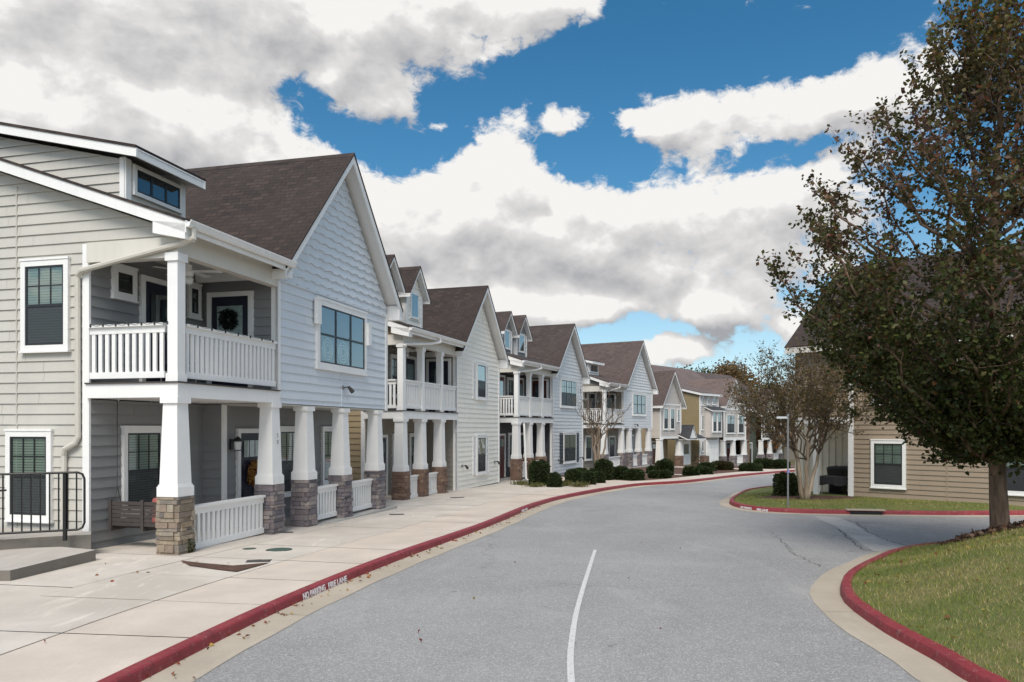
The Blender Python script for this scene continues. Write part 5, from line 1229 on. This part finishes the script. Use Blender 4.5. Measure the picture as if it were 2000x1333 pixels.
chips('fallen_leaves', 12, lambda: (lambda x, y: (x, y, gz(y)+.012))(random.uniform(-2, 3.6), random.uniform(5, 18)), LC, .045, 'a few dry leaves blown over the asphalt', 'leaf litter')
chips('fallen_leaves', 9, lambda: (lambda x, y: (x, y, gz(y)+.122))(random.uniform(-7, -4.2), random.uniform(7, 13)), LC, .055, 'a few dry leaves on the pale pavement', 'leaf litter')
chips('bark_chips', 900, lambda: (lambda a, r: (TREE[0]+.9*r*math.cos(a), TREE[1]+.85*r*math.sin(a), zF(TREE[0]+.9*r*math.cos(a), TREE[1]+.85*r*math.sin(a))+.10*(1-r*r)+.015))(random.uniform(0, 6.283), math.sqrt(random.random())), [(.09, .05, .03), (.14, .08, .05), (.06, .035, .025), (.2, .13, .09)], .09, 'bark chips and litter round the big trunk', 'mulch')

# ------------------------------------------------------------------ road marking and kerb lettering
cl = [gp(*q) for q in [(1116, 1333), (1120, 1229), (1134, 1166), (1152, 1107), (1163, 1073)]]
CLn = smooth_line([(.42, 3.2)]+[(p.x, p.y) for p in cl], .25); strip('road_marking', CLn, normals(CLn), -.031, .031, .006, 'line')
def crack(pts, w):
    P = [gp(*q) for q in pts]; mb = MB(); L = []
    for a, b in zip(P, P[1:]):
        n = max(2, int((b-a).length/.12))
        for k in range(n): q = a+(b-a)*k/n; L.append(Vector((q.x+random.gauss(0, .035), q.y+random.gauss(0, .035))))
    Nn = normals(L)
    for i in range(len(L)-1):
        w0, w1 = w*random.uniform(.4, 1), w*random.uniform(.4, 1); q = [L[i]-Nn[i]*w0, L[i+1]-Nn[i+1]*w1, L[i+1]+Nn[i+1]*w1, L[i]+Nn[i]*w0]; mb.poly([(v.x, v.y, gz(v.y)+.0095) for v in q])
    tag(mb.build('road_crack', 'joint'), kind='structure')
for pts, w in (([(1671, 1022), (1698, 1040), (1730, 1056), (1775, 1069)], .014), ([(1635, 1035), (1662, 1056), (1680, 1071), (1707, 1080)], .013), ([(1505, 1040), (1532, 1060), (1554, 1085), (1595, 1103), (1617, 1112)], .008), ([(900, 1130), (960, 1128), (1010, 1131)], .005)): crack(pts, w)
M['patch'] = mk_concrete('worn_pale_patch', (.46, .44, .415), 0, .6)
flat('road_patch', [gp(*q) for q in [(1590, 1008), (1612, 1009), (1640, 1012), (1668, 1024), (1700, 1042), (1735, 1056), (1772, 1070), (1745, 1077), (1707, 1078), (1685, 1066), (1660, 1048), (1630, 1028), (1600, 1015)]], .005, 'patch')
def text(body, size, mat, mtx, parent=None, name='lettering', sx=1.0, bold=.0):
    cu = bpy.data.curves.new(name, 'FONT'); cu.body = body; cu.size = size; cu.extrude = .0015; cu.align_x = 'LEFT'; cu.offset = bold
    tmp = bpy.data.objects.new('tmp', cu); COL.objects.link(tmp); dg = bpy.context.evaluated_depsgraph_get(); me = bpy.data.meshes.new_from_object(tmp.evaluated_get(dg)); bpy.data.objects.remove(tmp)
    me.name = name; me.transform(mtx @ Matrix.Diagonal((sx, 1, 1, 1))); me.materials.clear(); me.materials.append(M[mat]); o = bpy.data.objects.new(name, me); COL.objects.link(o)
    if parent: o.parent = parent
    return o
def kerb_text(body, p, d, off, z, size, length, parent):
    d = d.normalized(); n = Vector((d.y, -d.x)); X = Vector((d.x, d.y, (gz(p.y+d.y)-gz(p.y)))); X.normalize(); Zn = Vector((n.x, n.y, .16)).normalized(); Yv = Zn.cross(X).normalized()
    o0 = Vector((p.x+n.x*off, p.y+n.y*off, gz(p.y)+z)); mt = Matrix((X, Yv, Zn)).transposed().to_4x4(); mt.translation = o0
    w0 = len(body)*size*.62
    o = text(body, size, 'letter', mt, parent, sx=1.0, bold=.004)
    # fit to the painted length
    xs_ = [(v.co-o0).dot(X) for v in o.data.vertices]; k = length/(max(xs_)-min(xs_))
    for v in o.data.vertices: q = v.co-o0; a = q.dot(X); v.co = o0+X*(a*k)+(q-X*a)
    return o
def dir_at(L, p): i = min(range(len(L)), key=lambda k: (L[k]-Vector((p.x, p.y))).length); return (L[min(i+1, len(L)-1)]-L[max(i-1, 0)]).normalized(), L[i]
for body, px, py, ln in (('NO PARKING', 592, 1176, .66), ('FIRE LANE', 641, 1154, .60)):
    q = gp(px, py); d, b = dir_at(KL, q); kerb_text(body, Vector((kx(q.y), q.y)), d, .004, .024, .112, ln, KOB)
q = gp(1020, 1003); d, b = dir_at(KL, q); kerb_text('FIRE LANE', Vector((kx(q.y), q.y)), d, .006, .03, .085, .75, KOB)
VK = bpy.data.objects['verge_kerb']
for body, px, py, ln, px2, py2 in (('NO PARKING', 1449, 994.5, .42, 1472, 998), ('FIRE LANE', 1480, 999.2, .36, 1503, 1001.6)):
    a, b = gp(px, py), gp(px2, py2); kerb_text(body, Vector((a.x, a.y)), Vector((b.x-a.x, b.y-a.y)), .05, .03, .085, (b-a).length*.95, VK)

# storm drain in the verge kerb
a, b = gp(1661, 1006), gp(1722, 1007); dv = Vector((b.x-a.x, b.y-a.y)); L = dv.length; dn = dv/L; pl = Pl((a.x, a.y, gz(a.y)), (dn.x, dn.y, 0), (dn.y, -dn.x, 0)); m = MB(); pl.box(m, 0, L, -.05, .09, -.02, .03); dr = empty('storm_drain', (0, 0, 0), 0, 'dark storm drain mouth under a concrete lid in the red verge kerb', 'storm drain')
m.build('drain_mouth', 'interior', dr); m = MB(); pl.box(m, -.1, L+.1, .122, .150, -.22, .03); m.build('lid', 'gutter_pan', dr)

# ------------------------------------------------------------------ things by the first house
H1M = Matrix.Translation(H1F[0]) @ Matrix.Rotation(H1F[1], 4, 'Z')
def at1(x, y, z): return H1M @ Vector((x, y, z))
def on1(name, x, y, z, label, cat, group=None, Mx=None, rz=None):
    return empty(name, (Mx or H1M) @ Vector((x, y, z)), H1F[1] if rz is None else rz, label, cat, group)
# concrete landing and step, black railing
sa, sb = gp(187, 1095, .112), gp(20, 1135, .112)
st = empty('concrete_step', (sa.x, sa.y, gz(sa.y)+.1), 0, 'low concrete landing slab left of the first porch', 'concrete step')
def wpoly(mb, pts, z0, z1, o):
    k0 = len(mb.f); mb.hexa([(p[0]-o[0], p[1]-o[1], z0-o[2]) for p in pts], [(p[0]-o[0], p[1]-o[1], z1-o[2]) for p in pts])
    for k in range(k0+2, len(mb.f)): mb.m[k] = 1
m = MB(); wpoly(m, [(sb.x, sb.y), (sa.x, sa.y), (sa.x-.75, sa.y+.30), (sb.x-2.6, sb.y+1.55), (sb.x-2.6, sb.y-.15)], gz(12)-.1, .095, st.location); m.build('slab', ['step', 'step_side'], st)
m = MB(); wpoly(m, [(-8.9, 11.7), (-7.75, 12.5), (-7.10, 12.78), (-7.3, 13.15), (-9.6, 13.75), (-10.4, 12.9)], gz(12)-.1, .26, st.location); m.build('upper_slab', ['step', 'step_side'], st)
def iron_rail():
    A, B = Vector((-8.30, 12.05)), Vector((-7.12, 12.62)); o = empty('iron_railing', (A.x, A.y, .26), 0, 'black iron railing with round bars on the concrete landing', 'railing'); d = (B-A); L = d.length; d /= L
    P = lambda s, z: (d.x*s, d.y*s, z)
    f = MB(); s0, s1 = -1.3, L; r = .10
    f.tube([P(s0, 1.05), P(s1-r, 1.06), P(s1-.03, 1.03), P(s1, .95), P(s1, .22), P(s1-.03, .14), P(s1-r, .11), P(s0, .11)], .019, 8); f.build('frame', 'black', o)
    b = MB(); k = 20
    for i in range(k): s = s0+(s1-s0-.05)*(i+.5)/k; b.tube([P(s, .11), P(s, 1.05)], .0125, 6)
    b.build('bars', 'black', o)
    for s in (.0, L-.28): q = MB(); q.box(d.x*s-.025, d.x*s+.025, d.y*s-.025, d.y*s+.025, -.06, 1.04); q.build('post', 'black', o)
    l = MB(); l.tube([P(-.12, .78), P(.22, .80)], .016, 6); l.build('latch', 'black', o)
iron_rail()
# porch swing on two chains
sw = on1('porch_swing', .30, .95, 0, 'weathered slatted porch swing with red cushion in the first porch', 'porch swing')
m = MB()
for k in range(6): m.box(.02+.0, .06, -.72, .72, .46+k*.075, .46+k*.075+.062)
s_ = m.build('backrest', 'swing_wood', sw)
m = MB(); 
for k in range(5): m.box(.08+k*.085, .08+k*.085+.07, -.72, .72, .42, .445)
m.build('seat', 'swing_wood', sw)
m = MB()
for y_ in (-.7, -.02, .66): m.box(.0, .05, y_, y_+.06, .38, .93); m.box(.05, .5, y_, y_+.06, .37, .419)
m.build('frame', 'swing_wood', sw)
for y_ in (-.74, .74):
    m = MB(); m.tube([(.10, y_, .45), (.24, y_, 1.15), (.24, y_, 2.74)], .008, 5); m.tube([(.45, y_, .45), (.24, y_, 1.15)], .008, 5); m.build('chain', 'iron', sw)
cu = on1('cushion', .52, .70, .455, 'faded red cushion lying on the porch swing', 'cushion')
m = MB(); m.lathe([(.02, 0), (.17, .02), (.21, .10), (.2, .36), (.16, .50), (.02, .54)], (0, 0, 0), 12); m.build('pad', 'cushion', cu, True)
# ceiling fan
def fan(x, y, z, Mx, rz, lb):
    f = on1('ceiling_fan', x, y, z, lb, 'ceiling fan', 'balcony ceiling fans', Mx, rz); m = MB(); m.tube([(0, 0, -.20), (0, 0, 0)], .02, 8); m.lathe([(.07, -.02), (.06, 0)], (0, 0, 0), 12); m.build('rod', 'white', f)
    m = MB(); m.lathe([(.02, -.40), (.09, -.38), (.10, -.22), (.04, -.19)], (0, 0, 0), 16); m.build('motor', 'white', f, True)
    m = MB(); m.lathe([(.01, -.55), (.08, -.52), (.095, -.43), (.06, -.40)], (0, 0, 0), 14); m.build('light', 'bulb', f, True)
    m = MB()
    for k in range(5):
        a = k*1.2566; c, s = math.cos(a), math.sin(a); q = lambda r, t, zz: (c*r-s*t, s*r+c*t, zz); m.hexa([q(.10, -.05, -.29), q(.62, -.075, -.28), q(.62, .075, -.30), q(.10, .05, -.30)], [q(.10, -.05, -.28), q(.62, -.075, -.27), q(.62, .075, -.29), q(.10, .05, -.29)])
    m.build('blades', 'white', f)
fan(1.35, .8, 5.495, H1M, H1F[1], 'white ceiling fan over the balcony of the nearest house')
H2M = Matrix.Translation(H2F[0]) @ Matrix.Rotation(H2F[1], 4, 'Z'); H3M = Matrix.Translation(H3F[0]) @ Matrix.Rotation(H3F[1], 4, 'Z'); H4M = Matrix.Translation(H4F[0]) @ Matrix.Rotation(H4F[1], 4, 'Z')
fan(2.2, .9, 5.495, H2M, H2F[1], 'white ceiling fan over the balcony of the cream house')
fan(2.2, .9, 5.495, H3M, H3F[1], 'white ceiling fan over the balcony of the charcoal-porched house')
fan(1.35, .8, 5.495, H4M, H4F[1], 'white ceiling fan over the balcony of the house behind the bare tree')
# porch lamp
def lamp(x, y, z, Mx, rz, lb):
    l = on1('wall_lamp', x, y, z, lb, 'wall lamp', None, Mx, rz); m = MB(); m.box(-.05, .05, -.03, 0, -.12, .12); m.tube([(0, -.02, .05), (0, -.10, .13), (0, -.17, .12)], .012, 6); m.build('bracket', 'black', l)
    m = MB(); m.lathe([(.10, .06), (.085, .10), (.02, .17)], (0, -.17, 0), 8); m.lathe([(.075, -.14), (.075, -.12)], (0, -.17, 0), 8); m.build('cap', 'black', l)
    m = MB(); m.lathe([(.06, -.12), (.08, .06)], (0, -.17, 0), 8); m.build('shade', 'bulb', l)
lamp(3.36, 1.26, 1.86, H1M, H1F[1], 'black lantern lamp left of the navy front door')
# wreaths
def wreath(x, y, z, Mx, rz, cols, R0, lb, face=0):
    w = on1('wreath', x, y, z, lb, 'wreath', None, Mx, rz+face); m = MB(); m.tube([(R0*math.cos(a*.3142), -.03, R0*math.sin(a*.3142)) for a in range(21)], .03, 6, False); m.build('ring', 'bark_grey', w)
    n = 620; a = rng.uniform(0, 6.283, n); r = R0+rng.normal(0, R0*.24, n); P = np.stack([r*np.cos(a), -.05+rng.normal(0, .03, n), r*np.sin(a)], 1); leaf_mesh('leaves', P, np.stack([rng.normal(0, 1, n), -np.abs(rng.normal(0, .8, n)), rng.normal(0, 1, n)], 1), rng.uniform(.05, .10, n), pick(cols, n), 'leaf', w)
wreath(4.14, 1.24, 1.20, H1M, H1F[1], [(.42, .20, .04), (.35, .13, .03), (.5, .28, .07), (.22, .12, .04)], .19, 'golden autumn leaf wreath on the navy front door')
wreath(3.04, 1.07, 4.52, H1M, H1F[1], [(.02, .025, .02), (.03, .03, .03)], .14, 'dark wreath on the glazed balcony door', R(-90))
# floodlights on gable walls
def flood(x, z, Mx, rz, lb):
    f = on1('security_light', x, -.03, z, lb, 'security light', 'small lights on the gable walls', Mx, rz); m = MB(); m.tube([(0, 0, 0), (0, -.03, 0)], .055, 10); m.build('base', 'steel', f); m = MB(); m.tube([(0, -.03, 0), (.10, -.10, .02), (.16, -.12, -.01)], .014, 6); m.build('arm', 'iron', f); m = MB(); m.tube([(.12, -.11, .02), (.24, -.16, -.10)], [.035, .06], 10); m.build('head', 'iron', f)
flood(6.05, 3.22, H1M, H1F[1], 'grey security light below the wide window of the nearest gable'); flood(5.2, 3.0, H4M, H4F[1], 'security light below the window of the house behind the bare tree')
flood(5.2, .95, H2M, H2F[1], 'left of two small lights low on the cream wall'); flood(9.1, .95, H2M, H2F[1], 'right of two small lights low on the cream wall')
flood(5.6, .75, H3M, H3F[1], 'left of two small lights low on the pale grey wall'); flood(9.2, .75, H3M, H3F[1], 'right of two small lights low on the pale grey wall')
# house number on the second column
o1 = bpy.data.objects['townhouse']; cols_ = [c for c in h1.children if c.name.startswith('porch_column')]
for ch, zz in (('5', 2.02), ('0', 1.88)):
    mt = Matrix(((1, 0, 0), (0, 0, 1), (0, 1, 0))).transposed()
    mt = Matrix(((1, 0, 0, 2.91), (0, 0, -1, -.135), (0, 1, 0, zz), (0, 0, 0, 1))); text(ch, .13, 'digit', mt, cols_[1], 'house_number')
# window ornaments on the gable window of the nearest house (folded outside shades)
for a0, z0 in ((4.62, 4.62), (7.34, 4.40)):
    m = MB(); m.box(a0-.02, a0+.16, -.15, -.06, z0, z0+.55); m.box(a0-.03, a0+.17, -.16, -.06, z0+.55, z0+.58); m.build('shade_box', 'white', h1)
for k in (0, 1):
    m = MB(); x0 = 4.85+.03+k*.79; m.poly([(x0+.03, -.045, 3.82), (x0+.73, -.045, 3.82), (x0+.73, -.045, 4.36), (x0+.03, -.045, 4.36)])
    m2 = MB()
    for r_ in (.10, .17, .24): m2.tube([(x0+.38+r_*1.05*math.cos(a*.5236), -.047, 4.09+r_*1.05*math.sin(a*.5236)) for a in range(13)], .012, 4, False)
    m2.build('lace_curtain', 'lace', h1)
# string lights on the near balcony rails and door head
sl_ = on1('string_lights', 0, 0, 0, 'string of small dark bulbs along the near balcony handrail', 'string lights'); m = MB(); b_ = MB(); path = [(-.03-.02, 1.70-.06*k*2.2, 4.03) for k in range(13)]+[(.25+.2*k, -.05, 4.03) for k in range(14)]
wv = [(p[0]-.03*(i < 13), p[1]-.03*(i >= 13), p[2]-.03*abs(math.sin(i*1.57))) for i, p in enumerate(path)]; m.tube(wv[:13], .004, 4, False); m.tube(wv[13:], .004, 4, False); m.build('wire', 'black', sl_)
for p in wv[::2]: b_.lathe([(.003, -.05), (.018, -.035), (.012, -.005), (.008, .012)], p, 8)
b_.build('bulbs', 'black', sl_)
n = 420; P = np.stack([rng.uniform(.07, .27, n), np.full(n, -.165), rng.beta(2, 3, n)*.55-.05], 1); leaf_mesh('moss', P, rng.normal(0, 1, (n, 3))*np.array([1, .5, .8])+np.array([0, -.5, -.2]), rng.uniform(.012, .03, n), pick([(.05, .07, .02), (.07, .08, .025), (.035, .045, .015)], n), 'leaf', cols_[0], .8)
# blue bag by the entrance
bgp = at1(3.66, .75, 0); bag = empty('plastic_bag', bgp, H1F[1], 'blue plastic bundle standing in the porch entrance gap', 'bag'); m = MB(); m.lathe([(.10, 0), (.24, .03), (.27, .2), (.24, .42), (.16, .56), (.05, .63), (.07, .68)], (0, 0, 0), 14)
m.v = [(v[0]*(1+.12*math.sin(v[2]*21+v[1]*9)), v[1]*(1+.12*math.sin(v[2]*17+v[0]*13)), v[2]) for v in m.v]; m.build('bundle', 'bag', bag, True)
# items behind the balcony rail of the first house
bx = on1('balcony_chair', 1.15, .85, 3.01, 'dark blue folding chair behind the near balcony rail', 'chair'); m = MB(); m.box(-.25, .25, -.22, .22, .40, .44); m.build('seat', 'navy', bx); m = MB(); m.box(-.25, .25, .20, .24, .44, .86); m.build('backrest', 'navy', bx)
for x_ in (-.24, .22):
    for y_ in (-.2, .2): m = MB(); m.tube([(x_, y_, 0), (x_, y_, .41)], .012, 6); m.build('leg', 'steel', bx)
# black iron fence between the first and second house
fo = empty('iron_fence', H2M @ Vector((-.55, 1.9, -.05)), H2F[1], 'black iron fence in the gap between the first two houses', 'fence'); m = MB()
for k in range(14): m.tube([(-2.2+k*.16, 0, .0), (-2.2+k*.16, 0, 1.42)], .010, 5)
m.build('bars', 'black', fo); m = MB(); m.box(-2.25, 0, -.02, .02, 1.3, 1.34); m.box(-2.25, 0, -.02, .02, .12, .16); m.box(-2.25, 0, -.02, .02, 1.12, 1.15); m.build('rails', 'black', fo)
for x_ in (-2.25, -1.1, .0): m = MB(); m.box(x_-.03, x_+.03, -.03, .03, -.1, 1.5); m.lathe([(.045, 1.5), (.0, 1.57)], (x_, 0, 0), 6); m.build('post', 'black', fo)
# ground covers
def cover(px, py, r, mat, lb, z=.118, cat='utility cover', sq=False):
    g = gp(px, py, .112); o = empty('utility_cover', (g.x, g.y, gz(g.y)+z-.008), .2, lb, cat, 'covers set in the pavement'); m = MB()
    if sq: m.box(-r, r, -r*.6, r*.6, -.02, .006)
    else: m.tube([(0, 0, -.02), (0, 0, .006)], r, 20)
    m.build('lid', mat, o); m = MB(); n = 20
    if sq: m.box(-r-.03, r+.03, -r*.6-.03, r*.6+.03, -.03, .002)
    else: m.tube([(0, 0, -.03), (0, 0, .002)], r+.03, 20)
    m.build('ring', 'iron', o)
cover(487, 1072, .09, 'green_lid', 'small green round cover before the first railing'); cover(545, 1074, .2, 'green_lid', 'larger green round cover before the first railing'); cover(775, 1005, .16, 'iron', 'flat iron cover in front of the far grey stone column', sq=True); cover(560, 1040, .10, 'iron', 'small iron cover beside the second column', sq=True); cover(893, 972, .2, 'iron', 'iron plate near the cream house corner', sq=True); cover(1013, 943, .2, 'iron', 'iron plate near the charcoal porch', sq=True)
cover(505, 1096, .16, 'iron', 'dark tilted plate beside the mulch triangle', sq=True)
# sign pole
g = gp(1539, 986, .2); sp = empty('sign_pole', (g.x, g.y, zB(g.x, g.y)), 0, 'thin grey street sign pole on the verge tip', 'sign pole'); m = MB(); m.tube([(0, 0, -.2), (0, 0, 2.62)], .024, 10); m.build('pole', 'steel', sp)
m = MB(); m.box(-.32, .02, -.006, .006, 2.53, 2.59); m.build('sign_blade', 'sign_back', sp); m = MB(); m.tube([(0, 0, 2.6), (0, 0, 2.66)], [.036, .03], 10); m.build('cap', 'steel', sp); m = MB(); m.box(-.03, .03, -.036, -.03, .98, 1.06); m.build('tag', 'bag', sp)
# porch of the tan building
def onr(name, x, y, z, lb, cat): return empty(name, RBM @ Vector((x, y, z)), math.atan2(-.702, .712), lb, cat)
tb = onr('table', -.62, .55, 0, 'folding table under a black cloth on the corner porch', 'table'); m = MB(); m.box(-.62, .62, -.38, .38, .70, .73); m.build('tabletop', 'black', tb)
for x_ in (-.5, .5):
    for y_ in (-.3, .3): m = MB(); m.tube([(x_, y_, 0), (x_*.92, y_, .70)], .016, 6); m.build('leg', 'steel', tb)
cl_ = onr('tablecloth', -.62, .55, .73, 'black cloth hanging over the corner porch table', 'tablecloth'); m = MB(); n = 48
ring = [(-.64, -.4), (.64, -.4), (.64, .4), (-.64, .4)]; pts = []
for k in range(4):
    a, b = ring[k], ring[(k+1) % 4]
    for j in range(12): f = j/12; pts.append((a[0]+(b[0]-a[0])*f, a[1]+(b[1]-a[1])*f))
m.poly([(p[0], p[1], .006) for p in pts])
for k in range(48):
    a, b = pts[k], pts[(k+1) % 48]; w = lambda q, i: (q[0]*(1.02+.02*math.sin(i*1.9)), q[1]*(1.03+.03*math.sin(i*2.3)), -.27-.03*math.sin(i*1.1)); m.poly([(a[0], a[1], .006), w(a, k), w(b, (k+1) % 48), (b[0], b[1], .006)])
m.build('cloth', 'tablecloth', cl_)
bn = onr('waste_bin', -.95, 1.22, 0, 'black wheeled bin behind the porch table', 'bin'); m = MB(); m.hexa([(-.2, -.2, .05), (.2, -.2, .05), (.2, .2, .05), (-.2, .2, .05)], [(-.27, -.27, .95), (.27, -.27, .95), (.27, .27, .95), (-.27, .27, .95)]); m.build('bin_body', 'black', bn)
m = MB(); m.hexa([(-.29, -.30, .955), (.29, -.30, .955), (.29, .3, .955), (-.29, .3, .955)], [(-.24, -.24, 1.03), (.24, -.24, 1.03), (.24, .27, 1.05), (-.24, .27, 1.05)]); m.build('lid', 'black', bn)
for x_ in (-.2, .2): m = MB(); m.tube([(x_-.03, .22, .09), (x_+.03, .22, .09)], .09, 12); m.build('wheel', 'iron', bn)
fg = onr('figurine', -.22, .65, .74, 'small pale figurine standing on the porch table', 'ornament'); m = MB(); m.lathe([(.07, 0), (.08, .02), (.05, .1), (.07, .22), (.04, .30), (.055, .36), (.03, .42)], (0, 0, 0), 12); m.build('body', 'cream_trim', fg, True)
print('objects', len(bpy.data.objects))
